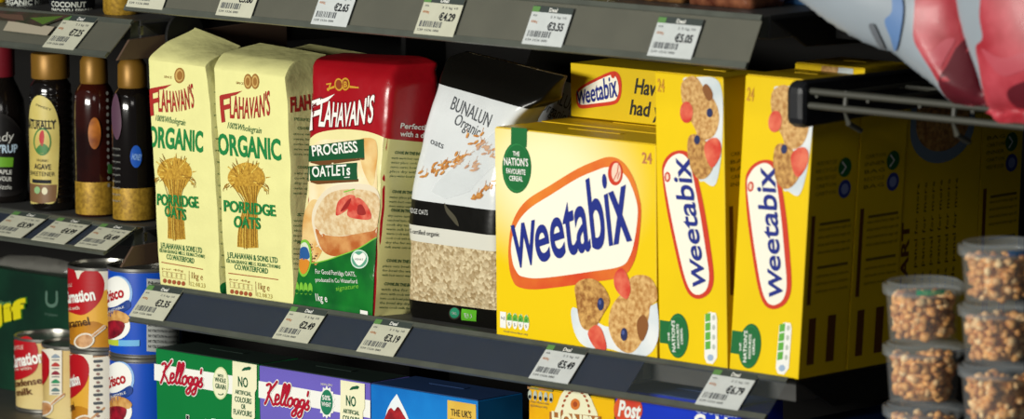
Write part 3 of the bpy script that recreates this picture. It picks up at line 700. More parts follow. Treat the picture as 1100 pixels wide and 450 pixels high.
# ================================================================== cartons
Y = '#f0cc00'
yel = mat('yellow carton', Y, .42, spec=.35, var=.04, vscale=20); yel2 = mat('yellow carton flap', '#e3bd06', .45); yeld = mat('yellow print deep', '#e0a800', .45); seam = mat('carton seam', '#8a6a10', .6)
wred = mat('logo red', '#cf3a22', .42); worange = mat('logo orange', '#e8862c', .42, var2='#d8461f', vscale=14); wblue = mat('logo blue', '#1c2c86', .42); wcream = mat('logo cream', '#f7f3e2', .42)
bgrn = mat('badge dark green', '#176b34', .42); bgrn2 = mat('badge mid green', '#2f8a48', .42); bisc = mat('biscuit print', '#d9a85e', .45, var2='#96602a', vscale=210); bisc2 = mat('biscuit light print', '#e4ba78', .45, var2='#b57f40', vscale=240)
milk = mat('milk print', '#e9ecec', .42, var2='#c9d6dc', vscale=25); sred = mat('strawberry box print', '#d2392b', .42, var2='#e8785a', vscale=70); bberry = mat('blueberry print', '#26305e', .42); ngreen = mat('nutrition green', '#5fae3c', .45)
def carton(name, x0, y0, z0, w, d, h, m, label, cat, group=None, lean=0., flap=None, bevel=.0009, z1r=0.):
    t = thing(name, (x0+w/2, y0+d/2, z0), label, cat, group); l = lean*h
    g = G(); g.hexa([(x0,y0,z0),(x0+w,y0,z0),(x0+w,y0+d,z0),(x0,y0+d,z0),(x0+l,y0,z0+h),(x0+w+l,y0,z0+h),(x0+w+l,y0+d,z0+h),(x0+l,y0+d,z0+h)], m)
    g.build('carton', t, bevel=bevel)
    if flap:
        g = G(); z = z0+h; e = .0012
        g.box(x0+l+e, y0+e, z+.0001, x0+w+l-e, y0+d*.62, z+.0009, flap)
        g.box(x0+l+w*.30, y0+d*.62-.0016, z+.0009, x0+l+w*.62, y0+d*.62+.006, z+.0013, flap)
        g.box(x0+l+e, y0+d*.62+.0004, z+.00005, x0+w+l-e, y0+d-e, z+.0005, flap)
        g.build('top_flap', t)
    return t
H1 = .2 ; W24 = .212
ybox = dict(cat='cereal box')
def weet(p, p0, p1, f, hw, h0, gr, m, ly, **k):      # W, then lower case letters that grow towards the x
    p0, p1 = np.array(p0, float), np.array(p1, float); L = lambda t: tuple(p0+(p1-p0)*t)
    p.ptext('W', L(0), L(f), hw, m, ly, bold=.028, shear=.17, res=5, **k)
    p.ptext('eetabix', L(f*.96), L(1), h0, m, ly, bold=.016, shear=.13, res=5, warp=lambda X, Y: (X, Y*(1+gr*X)), **k)
t24 = carton('cereal_box', 0.0005, 0, 0, W24-.0008, .06, .2, halo('yellow carton with pale halo', '#f8f2c0', Y, (-.035, .158), .15, .10), 'wide yellow box of wheat biscuits with a big blue and white logo', 'cereal box', 'wide yellow biscuit boxes', flap=yel2)
ch = Flat(0.)
p = Print(ch)
p.pblob([(546.6,264),(547,285),(550.5,300),(558,308.5),(581,310.5),(637,303),(668,297),(680,284),(686,262),(689,227),(686,208),(681,192),(673,178),(664,170.5),(654,168.5),(643,171.5),(620,181.5),(592,198.5),(565,216),(551,238)], worange, 0)
p.pblob([(549.5,263),(551,281),(555.5,292),(562,297),(583,298.5),(636,291.5),(667,286),(677,275),(682.5,255),(685.5,228),(683,212),(677,196),(671,187),(662,181),(652,179.5),(642,182.5),(621,191.5),(594,208),(568,225),(554.5,243)], wcream, 1)
p.pell((661.5,186), 8, 13.2, wred, 2); p.pell((662.5,185), 5, 10.3, mat('grain pale', '#f3d3bd', .42), 3); p.pstroke([(660,193),(664,185),(665,177)], 1, wred, 4, False); p.pstroke([(664,192),(666,185)], .8, wred, 4, False)
weet(p, (552.5,287), (679.5,256.5), .205, 42, 51, .62, wblue, 4)
p.build('logo', t24)
p = Print(ch)
p.ppoly([(549.4,136.5),(566.4,138),(566,158),(549,157)], bgrn, 0); p.pell((555.3,180), 15.6, 27.5, bgrn, 0); p.pell((555.3,180), 14.2, 25.6, bgrn2, 1); p.pell((555.6,180), 13.6, 24.8, bgrn, 2)
for s, a, b, h in (('THE',(551.8,167),(559,167.6),4.6),("NATION'S",(542.3,177),(568.2,178.5),7.8),('FAVOURITE',(544.8,186),(565.3,187.8),5.4),('CEREAL',(547.8,193.6),(562.5,194.8),5)): p.ptext(s, a, b, h, white, 4, bold=.02, res=2)
p.build('award_badge', t24)
p = Print(ch); p.ptext('24', (690,175), (700.5,176), 11, orangeink, 1, bold=.02)
p.build('count_number', t24); p = Print(ch)
def pills(x, y):
    p.ppoly([(x,y),(x+6.3,y+.8),(x+6.3,y+18),(x,y+17)], white, 0); p.ptext('kJ', (x+1.4,y+8), (x+5,y+8.4), 3, inkg, 1, res=1)
    for i in range(4):
        q = x+7+i*6.1; e = y+.9+i*.85; p.pell((q+2.9,e+8.7), 2.9, 8.6, white, 0, n=18); p.ppoly([(q+.2,e+8.5),(q+.5,e+3.5),(q+2.9,e),(q+5.3,e+3.5),(q+5.7,e+8.8)], ngreen, 1); p.ptext('g', (q+1.8,e+6.5), (q+3.8,e+6.7), 2.6, bgrn, 2, res=1); p.ptext('5', (q+1.8,e+14), (q+3.8,e+14.2), 3.2, inkg, 2, res=1)
pills(537.5, 334.5); p.ptext('of an adult reference intake per serving', (541,356.3), (567,360.2), 2.3, inkg, 1, res=1)
p.build('nutrition_panel', t24)
p = Print(ch)
p.pblob([(616,330),(615,348),(622,366),(634,374),(652,374),(690,383.5),(706.5,366),(706.5,330),(700,328),(660,350),(640,345)], milk, 0)
p.pblob([(619,320),(618,308),(623,301.5),(632,299),(640,300.5),(648,307),(654,317),(655,326),(648,338),(641,350),(633,355),(624,348)], bisc, 2)
p.pblob([(655,338),(660,325),(668,316),(677,312),(676,301),(684,295.5),(697,297),(705,308),(706,322),(699,329),(697,342),(690,366),(678,379),(664,373),(655,356)], bisc2, 1)
p.pblob([(660,299),(663,291),(669,288),(675,297),(678,311),(674,321),(666,316),(661,308)], sred, 3); p.pblob([(632,358),(640,349),(647,354),(652,371),(649,377),(640,374)], sred, 3)
for c in ((646,326.5),(671,359)): p.pell(c, 3.6, 7, bberry, 4, n=16); p.pell((c[0]-.6,c[1]-2), 1.6, 2.6, mat('blueberry light', '#4a5a96', .45), 5, n=10)
p.pblob([(685,345),(692,338),(697,350),(691,366),(686,360)], mat('biscuit shade print', '#8a5526', .45), 2)
p.build('biscuit_picture', t24)
for i, lab in enumerate(('wide yellow biscuit box directly behind the front one, its lid showing', 'wide yellow biscuit box at the back of the row, under the lying box')):
    carton('cereal_box', 0.0005, .0615+.0615*i, 0, W24-.0008, .06, .2, yel, lab, 'cereal box', 'wide yellow biscuit boxes', flap=yel2)
# box lying on the row
lz = .2022; a = AT(613,65,y=.1); lh = .0520
tl = carton('cereal_box', .0045, .1, lz, .2, .058, lh, mat('yellow carton lying', '#dfbd0c', .42, var=.05, vscale=25), 'yellow biscuit box lying on top of the wide yellow boxes', 'cereal box', flap=None)
ch = Flat(.1); p = Print(ch)
p.pblob([(619.5,108),(619,100),(624,93),(640,84),(656,77),(663,77.5),(667,84),(668,95),(666,106),(660,112),(640,115),(626,116.5),(621,114)], wred, 0); p.pblob([(621,107),(621,101),(626,95),(641,87),(656,80.5),(661,81.5),(664,88),(665,97),(663,105),(658,108.5),(640,111),(627,112.5),(622.5,111)], wcream, 1)
p.pell((659,80.5), 2.2, 3.6, wred, 2); weet(p, (620.5,112.5), (664,103), .23, 14, 17, .4, wblue, 3)
p.build('logo', tl)
p = Print(ch); p.ptext('Have you', (681.5,100), (735,107), 16, mat('slogan black', '#24211a', .5), 1, bold=.02, shear=.2); p.ptext('had yours?', (676.5,122.5), (742,131), 15.5, mat('slogan black', '#24211a', .5), 1, bold=.02, shear=.2)
p.build('slogan', tl)
# tall narrow boxes
SL = -.0149; NB = dict(w=.0858, d=.065, h=.2682)
def narrow_art(t, ch):
    p = Print(ch)
    p.pblob([(734,86),(746,83),(768,84),(776,100),(776.5,140),(774,176),(768,199),(757,195),(750,186),(747,110)], milk, 0)
    p.pblob([(732,92),(740,82.5),(749,83.5),(757,95),(769,110),(773,128),(767,146),(753,150),(746,136),(735,116)], bisc2, 1)
    p.pblob([(740,148),(747,144),(757,150),(765,160),(767,178),(760,190),(751,192),(743,182),(739,165)], bisc, 2)
    p.pell((738,120.5), 7, 11.5, sred, 3); p.pblob([(757,158),(762,150),(770,148),(775,155),(774,168),(766,180),(760,172)], sred, 3)
    p.pblob([(755,96),(759,90),(765,97),(766,105),(761,108)], mat('biscuit shade print', '#8a5526', .45), 2)
    for c in ((763,121),(749.5,150)): p.pell(c, 3.2, 5, bberry, 4, n=14)
    p.build('biscuit_picture', t)
    p = Print(ch)
    p.pblob([(711.5,187),(713,174),(720,165),(729,161.5),(738,163),(744,171),(750,192),(757,225),(763,262),(767,296),(764,312),(756,319.5),(747,320.5),(739,314),(732,296),(724,262),(716,222)], wred, 0)
    p.pblob([(713.5,188),(715.5,177),(721,169),(729,165),(736,167),(741,175),(746,195),(752,227),(757.5,262),(762,294),(760,309),(754,315.5),(747,316),(741,310),(735,294),(727,260),(719,221)], wcream, 1)
    p.pell((717.5,190), 3.2, 5.5, wred, 2); p.pell((717.5,190), 1.6, 3.4, mat('grain pale', '#f3d3bd', .42), 3)
    weet(p, (759,310), (740.5,170), .22, 17, 20, .35, wblue, 4)
    p.build('logo', t)
    p = Print(ch)
    p.ppoly([(709,343.5),(722,345.5),(722,370),(709,368)], bgrn, 0); p.pell((728.5,360.5), 11.5, 24, bgrn, 1); p.pell((728.5,360.5), 10, 21.5, bgrn2, 2); p.pell((728.6,360.5), 9.5, 20.8, bgrn, 3)
    for s, x, a, b, h in (("NATION'S",725.4,378,344,4.4),('THE',719.8,366,357,2.6),('FAVOURITE',729.8,374,348,3.2),('CEREAL',733.6,370,352,3)): p.ptext(s, (x+1,a), (x,b), h, white, 4, bold=.02, res=2)
    p.build('award_badge', t)
    p = Print(ch); p.ptext('24', (706.5,98), (714,99), 13, mat('faint gold ink', '#d0961e', .5), 1, bold=.02); p.build('count_number', t); p = Print(ch)
    p.ppoly([(757.5,338),(763,335),(769,336),(770.5,342),(770.5,384),(766,391),(759.5,390),(757,384)], white, 0)
    for i in range(4): p.ppoly([(758,337+i*10),(763.5,336+i*10),(763.5,344.5+i*10),(758,345.5+i*10)], ngreen, 1); p.pell((767,341+i*10.5), 1.6, 3, mat('pill grey', '#b9c2b4', .5), 1, n=10)
    p.pell((763.5,384), 3.2, 3.6, mat('pale blue', '#9fb6d0', .5), 1, n=14)
    p.build('nutrition_panel', t)
def side_art(t, x, lean, y0, d, big=False):
    ch = SideX(x, lean); p = Print(ch); R = lambda a, b, c, e, m, L=0: p.poly([(y0+a*d, b), (y0+c*d, b), (y0+c*d, e), (y0+a*d, e)], m, L)
    dg = mat('side print olive', '#7d6a12', .5); db = mat('side print brown', '#6b3f14', .5)
    yy = lambda a: y0+a*d
    C_ = lambda a, b, r, m, L=1: p.poly([(yy(a)+r*math.cos(q), b+r*math.sin(q)) for q in np.linspace(0, 2*PI, 18, endpoint=False)], m, L)
    C_(.72, .191, .009, bgrn); p.stroke([(yy(.66), .196), (yy(.74), .191), (yy(.66), .186)], .002, white, 2, False)
    C_(.74, .171, .0085, mat('recycling blue', '#2a3f9a', .5)); C_(.74, .171, .005, mat('recycling pale', '#8a9ad0', .5), 2)
    for k in range(5): p.text(random.choice(('RECYCLE','CARTON','BAG','INNER','WIDELY RECYCLED')), (yy(.12), .196-k*.007), (yy(.55), .196-k*.007), .0035, dg, 1, res=1)
    R(.08, .068, .16, .15, db); R(.26, .14, .9, .1425, dg); R(.26, .10, .9, .1025, dg)
    for k in range(4): p.text('wheat malted barley sugar salt', (yy(.24), .135-k*.007), (yy(.92), .135-k*.007), .0032, dg, 1, res=1)
    for k in range(3): p.text('calcium iron niacin', (yy(.24), .092-k*.007), (yy(.92), .092-k*.007), .0032, dg, 1, res=1)
    R(.15, .012, .3, .055, db); R(.55, .012, .72, .055, db)
    p.build('side_print', t)
n1 = carton('cereal_box', .2148, 0, 0, m=yel, label='tall narrow yellow box touching the wide yellow box', cat='cereal box', group='tall narrow yellow biscuit boxes', lean=SL, flap=yel2, **NB)
narrow_art(n1, Flat(0., lean=SL, srclean=SL))
side_art(n1, .2148+NB['w'], SL, 0, NB['d'])
n2 = carton('cereal_box', .3027, 0, 0, m=yel, label='rightmost tall narrow yellow box at the shelf end', cat='cereal box', group='tall narrow yellow biscuit boxes', lean=.0785, flap=yel2, w=.0848, d=.065, h=.2735)
narrow_art(n2, Flat(0., dx=.0877, lean=.0785, srclean=SL))
side_art(n2, .3027+.0848, .0785, 0, .065)
n3 = carton('cereal_box', .3027, .0668, 0, m=yel, label='narrow yellow box in shade directly behind the rightmost one', cat='cereal box', group='shaded yellow boxes behind the rightmost one', lean=.0785, flap=yel2, w=.0848, d=.065, h=.279)
ch3 = Flat(.0668, dx=.0877, dz=.0075, lean=.0785, srclean=SL); p = Print(ch3)
x0 = .2148; p.poly([(x0+.052, .24), (x0+.072, .24), (x0+.072, .2712), (x0+.052, .2712)], milk, 0); p.poly([(x0+.03, .24), (x0+.052, .24), (x0+.054, .2712), (x0+.034, .2712)], bisc2, 0); p.build('biscuit_picture', n3)
side_art(n3, .3027+.0848, .0785, .0668, .065)
# boxes turned sideways behind
n4 = carton('cereal_box', .30, .1335, 0, m=yel, label='dim yellow box turned with its wide bowl picture to the right', cat='cereal box', group='shaded yellow boxes behind the rightmost one', lean=.05, flap=yel2, w=.088, d=.112, h=.252)
ch = SideX(.388, .05); p = Print(ch); cy = .188
p.poly([(cy+.046*math.cos(q), .215+.034*math.sin(q)) for q in np.linspace(PI, 2*PI, 24)]+[(cy+.046, .2515), (cy-.046, .2515)], mat('bowl blue print', '#7d93a8', .5), 0); p.poly([(cy+.038*math.cos(q), .219+.027*math.sin(q)) for q in np.linspace(PI, 2*PI, 24)]+[(cy+.038, .2515), (cy-.038, .2515)], bisc, 1)
for k in range(6): p.text('see side panel for more', (.158+k*.011, .04), (.158+k*.011, .165), .0045, mat('side print dark', '#4a3a08', .5), 1, res=1)
p.text('START', (.146, .05), (.146, .13), .010, mat('side print brown', '#6b3f14', .5), 1, bold=.03)
p.build('bowl_picture', n4)
n5 = carton('cereal_box', .302, .2475, 0, m=yel, label='deepest of the dim yellow boxes, a narrow side showing', cat='cereal box', group='shaded yellow boxes behind the rightmost one', lean=.05, flap=yel2, w=.0848, d=.06, h=.268)
side_art(n5, .3868, .05, .2475, .06)
# ================================================================== lower shelf: cereal boxes
zb = -.36
kg = mat('green carton', '#0f7a3a', .42, spec=.3, var=.05, vscale=20); kp = mat('violet carton', '#6f63c0', .42, spec=.3, var=.05, vscale=20); kb = mat('bright blue carton', '#1a86d8', .42, spec=.3, var2='#0d62b8', vscale=9); khy = mat('golden carton', '#f2bd0a', .42, spec=.3, var2='#e09a08', vscale=18); kpb = mat('royal blue carton', '#1436c0', .42, spec=.3, var=.05, vscale=20)
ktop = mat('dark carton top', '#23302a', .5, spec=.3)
kred_ = mat('script red', '#b3122e', .42)
SCRIPT = [[(9,33),(15,36),(18,30),(12,8),(8,-1)], [(31,42),(22,30),(13,19)], [(13,19),(21,8),(26,0),(31,3)], [(30,8),(37,12),(37,18),(32,18),(30,8),(34,1),(41,6)], [(41,6),(49,26),(51,38),(47,38),(44,20),(43,4),(47,2),(51,8)], [(50,7),(58,26),(60,38),(56,38),(53,20),(52,4),(55,2),(59,5)],
          [(66,17),(60,14),(58,6),(62,1),(67,5),(68,13),(65,17)], [(67,14),(73,14)], [(80,16),(74,15),(72,7),(75,3),(80,8),(81,16),(79,0),(76,-12),(71,-15),(69,-10),(76,-2),(84,4)], [(93,16),(87,15),(85,7),(88,3),(93,8),(94,16),(92,0),(89,-12),(84,-15),(82,-10),(89,-2),(96,5)], [(101,32),(100,25)], [(96,5),(103,17),(102,10),(105,5),(101,0),(96,2)]]
def script(p, p0, p1, hpx, m, om, layer):
    a, b = p.P(p0), p.P(p1); d = (b-a); ux = d/101; n = np.array([-d[1], d[0]])/np.linalg.norm(d)*(hpx/1110/38)
    for L, w, mm in ((layer, 8.2, om), (layer+4, 4.6, m)):
        for st in SCRIPT: p.stroke([a+ux*(x-8)+n*y+ux*y*.12 for x, y in st], w*hpx/1110/38, mm, L)
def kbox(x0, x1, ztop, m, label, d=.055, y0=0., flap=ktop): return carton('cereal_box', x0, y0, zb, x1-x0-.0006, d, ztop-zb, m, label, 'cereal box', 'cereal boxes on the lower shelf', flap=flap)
cream = mat('cream panel', '#f0edc8', .45); dgr = mat('panel dark green', '#14583a', .45)
def no_panel(p, x, y, s=1.):     # cream panel: NO ARTIFICIAL COLOURS OR FLAVOURS; x, y = upper left in the photo
    p.ppoly([(x,y),(x+26*s,y+4.2),(x+26*s,y+30),(x+24*s,y+34),(x+24*s,y+61),(x+21*s,y+64),(x+2*s,y+64),(x-1,y+60),(x,y+20)], cream, 4)
    for k in range(3): p.pblob([(x+10*s+k*2.6,y+10.5-k*1.5),(x+13*s+k*2.4,y+7-k*.5),(x+17*s+k*1.6,y+7.5),(x+14*s+k*2,y+10)], dgr, 6)
    for s_, a, b, h in (('NO',(6.2,27),(16.8,28.8),11),('ARTIFICIAL',(3,35),(20.5,38),4.6),('COLOURS',(2.6,43.4),(20.6,46.4),6),('OR',(9.5,51.3),(14.3,52),5.4),('FLAVOURS',(1.3,57),(21,60.2),6)): p.ptext(s_, (x+a[0]*s,y+a[1]), (x+b[0]*s,y+b[1]), h, dgr, 6, bold=.02, res=2)
ch = Flat(0.)
bg_ = kbox(-.4945, -.3375, -.0665, kg, 'green cereal box with red script on a white stripe')
p = Print(ch); p.ppoly([(166,390.5),(250,403.5),(250,423.5),(166,408)], white, 0); script(p, (173.5,410.5), (220,416), 24, kred_, white, 2); p.build('brand_lettering', bg_)
p = Print(ch); p.pell((237.5,411.5), 8.6, 17.5, mat('badge rim', '#cfe0a8', .45), 2); p.pell((237.5,411.5), 7.6, 16, cream, 3)
for s_, a, b, h in (('WITH',(234.5,404.5),(240.5,405.5),3.4),('WHOLE',(231.5,409.5),(243.5,411.5),5),('GRAIN',(232,416.5),(243.3,418.6),5.4)): p.ptext(s_, a, b, h, dgr, 5, bold=.02, res=2)
p.pell((238,423), 3, 1.4, dgr, 5, n=12); p.pell((238,422.4), 2.2, .9, cream, 6, n=12)
p.build('whole_grain_badge', bg_)
p = Print(ch); no_panel(p, 250.5, 387.5); p.build('claims_panel', bg_)
p = Print(ch); p.ptext('Just Right', (199,462), (262,472), 17, mat('title black', '#10130f', .45), 4, bold=.03, outline=white, ow=.03); p.build('product_lettering', bg_)
bp_ = kbox(-.3375, -.1757, -.067, kp, 'violet cereal box with red script on a white stripe')
p = Print(ch); p.ppoly([(278,409),(398,430),(398,449),(278,427)], white, 0); script(p, (285.5,433), (334.5,440.5), 24, kred_, white, 2); p.build('brand_lettering', bp_)
p = Print(ch)
rr = [(351.5+ (9.2 if k % 2 else 7.2)*math.cos(k*PI/14), 432+(18 if k % 2 else 15)*math.sin(k*PI/14)) for k in range(28)]
p.ppoly(rr, white, 2); p.pell((351.5,432), 6.6, 13.6, mat('badge teal', '#1f7a58', .45), 3); p.ptext('50%', (347,429), (356,430), 5, white, 5, bold=.02, res=2); p.ptext('WHEAT', (346.5,435.5), (356.5,437), 4.4, white, 5, bold=.02, res=2); p.ptext('NON-GMO', (345.5,413.5), (358,415), 2.6, cream, 3, res=1)
p.build('wheat_badge', bp_)
p = Print(ch); no_panel(p, 366.5, 408); p.build('claims_panel', bp_)
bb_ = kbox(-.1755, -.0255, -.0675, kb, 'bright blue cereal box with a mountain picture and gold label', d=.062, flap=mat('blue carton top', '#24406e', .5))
p = Print(ch); p.ppoly([(411,462),(416,440),(420.5,431),(426.5,423),(431,432),(436,442),(444,462)], mat('snow print', '#e9f0f4', .45), 0); p.pblob([(413,455),(416,444),(420,438),(424,441),(428,437),(433,444),(438,456),(425,462)], mat('berry mountain print', '#b8242a', .45, var2='#7d1420', vscale=90), 2); p.build('mountain_picture', bb_)
p = Print(ch); p.ppoly([(481,429.5),(511.5,434.5),(512,466),(481,462)], mat('gold label', '#e9c95a', .42, var2='#d9a83a', vscale=12), 1); p.ptext("THE UK'S", (485,446), (507,449.3), 7.2, ink, 3, bold=.01, res=2); p.ptext('No.1 MUESLI', (485,456), (507,459.5), 7.2, ink, 3, bold=.01, res=2); p.build('gold_label', bb_)
# golden box and royal blue box at the right
q0, q1 = AT(568,407,y=0), AT(652.5,416,y=0)
bh_ = carton('cereal_box', q0[0]-.006, 0, zb, .1125, .055, -.046-zb, khy, 'golden yellow cereal box with a white arched emblem', 'cereal box', 'cereal boxes on the lower shelf', flap=yel2, lean=.02)
p = Print(ch); p.pblob([(598,450),(600,432),(606,420),(615,414.5),(622,415.5),(630,421),(637,432),(640,452)], cream, 1); p.pell((618.5,434), 5, 6, mat('sun orange', '#d9772a', .45), 3); p.pell((618.5,434), 2.4, 3, mat('sun brown', '#a84a1c', .45), 4, n=12)
for k in range(13):
    a = PI*(1.06+.88*k/12); c = (619+15*math.cos(a), 447+28*math.sin(a)); p.pell(c, 1.2, 2.0, mat('sun brown', '#a84a1c', .45), 3, a, n=8)
p.build('arched_emblem', bh_)
p = Print(ch); p.ppoly([(591,442),(646,447),(647,470),(591,466)], mat('ribbon brown', '#a8682a', .45), 4); p.ptext('HONEY', (594,457), (644,464), 15, cream, 6, bold=.04); p.build('name_ribbon', bh_)
p = Print(ch)
for i in range(5): p.pell((569.5+i*5.7, 424+i*.8), 2, 5.4, mat('pill grey', '#b9c2b4', .5), 1, n=12); p.pell((569.5+i*5.7, 426+i*.8), 1.5, 2.2, ink, 2, n=8)
p.ppoly([(567,415),(594,418.5),(594,421),(567,417.5)], mat('strip mixed', '#b56a4a', .5, var2='#6a8a4a', vscale=90), 1); p.ptext('of your reference intake', (570,432), (590,435), 2.6, inkg, 1, res=1); p.ptext('typical values per serving', (570,436), (588,438.6), 2.6, inkg, 1, res=1)
p.build('nutrition_panel', bh_)
q2 = AT(796,440,y=0)
bx = q0[0]-.006+.1125+.0075
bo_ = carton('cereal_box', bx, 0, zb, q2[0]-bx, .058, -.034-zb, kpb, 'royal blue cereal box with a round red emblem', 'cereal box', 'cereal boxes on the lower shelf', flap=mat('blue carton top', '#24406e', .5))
p = Print(ch); p.pell((675,440), 15.5, 17, mat('emblem orange red', '#e2632a', .42, var2='#c9202a', vscale=22), 1); p.ptext('Post', (664.5,446), (688,450), 16, white, 4, bold=.035, shear=.2); p.build('brand_emblem', bo_)
p = Print(ch); p.ptext('GOODNESS', (748,443), (793,449), 7, mat('pale blue lettering', '#b8c8ea', .45), 2, res=2); p.ptext('Golden', (746,461), (800,468), 16, white, 2, bold=.04); p.build('product_lettering', bo_)
carton('cereal_box', q2[0]+.004, .03, zb, .03, .2, -.055-zb, mat('deep blue carton', '#123a78', .45), 'deep blue box standing at the right end of the lower shelf', 'cereal box', 'cereal boxes on the lower shelf')
# ================================================================== tins of the left bay
tin = mat('tin metal', '#b9b7ae', .28, metal=.9, var=.1, vscale=50)
zs = -.1725
def can(cpx, y, ytop_px, z0, h, r, lab_m, label, group):
    a = AT(cpx, ytop_px, y=y); c = (a[0], a[1])
    t = thing('food_tin', (c[0], c[1], z0), label, 'tin', group)
    g = G(); g.lathe([(r*.96,0),(r,.0012),(r,.003),(r*.975,.004),(r*.975,h-.004),(r,h-.003),(r,h-.0004),(r*.985,h),(r*.94,h),(r*.93,h-.003),(.001,h-.003)], (c[0],c[1],z0), tin, 48, cap1=False); g.build('tin_body', t, smooth=True)
    g = G(); g.lathe([(r*.9765,.0045),(r*.9775,.005),(r*.9775,h-.005),(r*.9765,h-.0045)], (c[0],c[1],z0), lab_m, 48, cap0=False, cap1=False); g.build('paper_label', t, smooth=True)
    return t, Cyl(c, r*.9775), c
carm = mat('caramel label', '#c98a1e', .4, var2='#8a4a14', vscale=14); cond = mat('cream label', '#dcc88a', .4, var2='#c9a860', vscale=12); cwhite = mat('tin label white', '#e6e0cf', .4); cred = mat('tin label red', '#b3121c', .4); cblue = mat('tin label blue', '#0f4ec0', .38, var=.06, vscale=15); cbrown = mat('tin label brown', '#5f3416', .45)
spoon = mat('spoon print', '#d8a878', .45, var2='#b07a4a', vscale=150); pie = mat('pie crust print', '#d9a860', .45, var2='#b37a38', vscale=130); cherry = mat('cherry print', '#a01428', .45, var2='#5f0a18', vscale=110); cgold = mat('tin caramel gold', '#e0a838', .4)
gt = 'red and cream labelled milk tins'; gb = 'blue labelled shortening tins'
def heart(p, x, y, clip=0):
    p.pblob([(x-36,y+8),(x-30,y-6),(x-14,y-9),(x-2,y-5),(x+3,y+4),(x+10,y-6),(x+22,y-8),(x+32,y+4),(x+28,y+22),(x+12,y+40),(x-2,y+46),(x-20,y+38),(x-32,y+24)], cred, 2)
hC = .088; hA = .0805; rC = .0365; yC = .0
# C: two stacked caramel tins; B and A to the left; two blue tins to the right
def milk_art(p, dx, dy, name, caramel, cut=0):
    # photo positions of the upper caramel tin shifted by dx, dy
    P_ = lambda *q: [(a+dx, b+dy) for a, b in q]
    p.ppoly(P_((64,290),(116,288),(116,311),(104,314),(95,322),(80,330),(64,330)), cwhite, 1)
    if caramel: p.pblob(P_((60,336),(78,328),(100,320),(118,312),(120,350),(100,345),(60,352)), cgold, 1)
    p.pblob(P_((56,300),(60,291),(70,287.5),(80,290),(84,300),(88,293),(96,289.5),(106,292),(112,303),(110,318),(102,330),(90,338),(78,336),(64,328)), cred, 2)
    p.ptext('NESTLE', (60+dx,309+dy), (78+dx,307.5+dy), 3.4, cwhite, 3, res=1)
    p.ptext('Carnation', (48+dx,326+dy), (103+dx,321.5+dy), 13, white, 4, bold=.035); p.ptext('cook with', (62+dx,333.5+dy), (86+dx,332+dy), 4, cwhite, 3, bold=.01, res=1)
    p.ptext(name, (58+dx,352.5+dy), (97+dx,348.5+dy), 9, mat('label dark brown', '#4a2a10', .45), 4, bold=.02)
def spoon_art(p, dx, dy):
    p.pell((91+dx,366+dy), 11, 8.2, cwhite, 4, -.3); p.pell((91+dx,366+dy), 9.2, 6.6, spoon, 5, -.3); p.pstroke([(100+dx,361+dy),(112+dx,351+dy)], 4.2, cwhite, 4, False); p.pstroke([(100+dx,361+dy),(113+dx,350+dy)], 2.4, spoon, 5, False)
tC2, chx, cC = can(110, .046, 288, zs+hC+.0002, hC, rC, carm, 'upper caramel tin stacked next to the upper blue tin', gt)
p = Print(chx); milk_art(p, 0, 0, 'caramel', True); spoon_art(p, 0, 0); p.build('label_print', tC2)
def can_at(c, z0, h, r, lab_m, label, group):
    s = CAM; t = thing('food_tin', (c[0], c[1], z0), label, 'tin', group)
    g = G(); g.lathe([(r*.96,0),(r,.0012),(r,.003),(r*.975,.004),(r*.975,h-.004),(r,h-.003),(r,h-.0004),(r*.985,h),(r*.94,h),(r*.93,h-.003),(.001,h-.003)], (c[0],c[1],z0), tin, 48, cap1=False); g.build('tin_body', t, smooth=True)
    g = G(); g.lathe([(r*.9765,.0045),(r*.9775,.005),(r*.9775,h-.005),(r*.9765,h-.0045)], (c[0],c[1],z0), lab_m, 48, cap0=False, cap1=False); g.build('paper_label', t, smooth=True)
    return t, Cyl(c, r*.9775)
def nutri(p, x, y):
    p.ppoly([(x,y),(x+13,y),(x+13,y+48),(x,y+48)], cwhite, 5)
    for k, m in enumerate(('#8a9aa8','#b3302a','#8a2436','#2f8a5a','#5a7a78')): p.pblob([(x+2,y+8+k*9),(x+6.5,y+4+k*9),(x+11,y+8+k*9)], mat('panel '+m, m, .5), 6); p.pstroke([(x+3,y+10.5+k*9),(x+10,y+10.5+k*9)], 1.2, inkg, 6, False)
tC1, chx = can_at(cC, zs, hC, rC, carm, 'lower caramel tin under another, beside the lower blue tin', gt)
p = Print(chx); milk_art(p, -16, 91, 'caramel', True); spoon_art(p, -1, 88)
p.ppoly([(97,384),(118,382),(118,450),(95,450)], cwhite, 4)
for k in range(7): p.pstroke([(102,388+k*9),(109,387.5+k*9)], 3.4, inkg, 6, False); p.pell((105.5,392.5+k*9), 2.2, 1.6, mat('label grey red', '#8a6a60', .5), 6, n=8)
p.build('label_print', tC1)
cB = (cC[0]-.0715, cC[1]+.022); tB, chx = can_at(cB, zs, .083, rC, cond, 'cream and red tin between the leftmost tin and the caramel tins', gt)
p = Print(chx); milk_art(p, -58, 86, 'condensed', False); spoon_art(p, -44, 73); nutri(p, 54, 376); p.build('label_print', tB)
cA = (cB[0]-.0715, cB[1]+.022); tA, chx = can_at(cA, zs, hA, rC, cond, 'leftmost red and cream tin of condensed milk', gt)
p = Print(chx)
p.pblob([(-14,378),(-8,366),(4,362),(16,365),(30,361),(40,372),(40,395),(26,406),(8,408),(-8,400)], cred, 2); p.ptext('NESTLE', (7,376), (26,374.5), 4.2, cwhite, 3, res=1); p.ptext('Carnation', (-26,396), (48,388), 14, white, 4, bold=.035); p.ptext('cook with', (9,398.5), (34,396.5), 4, cwhite, 3, res=1)
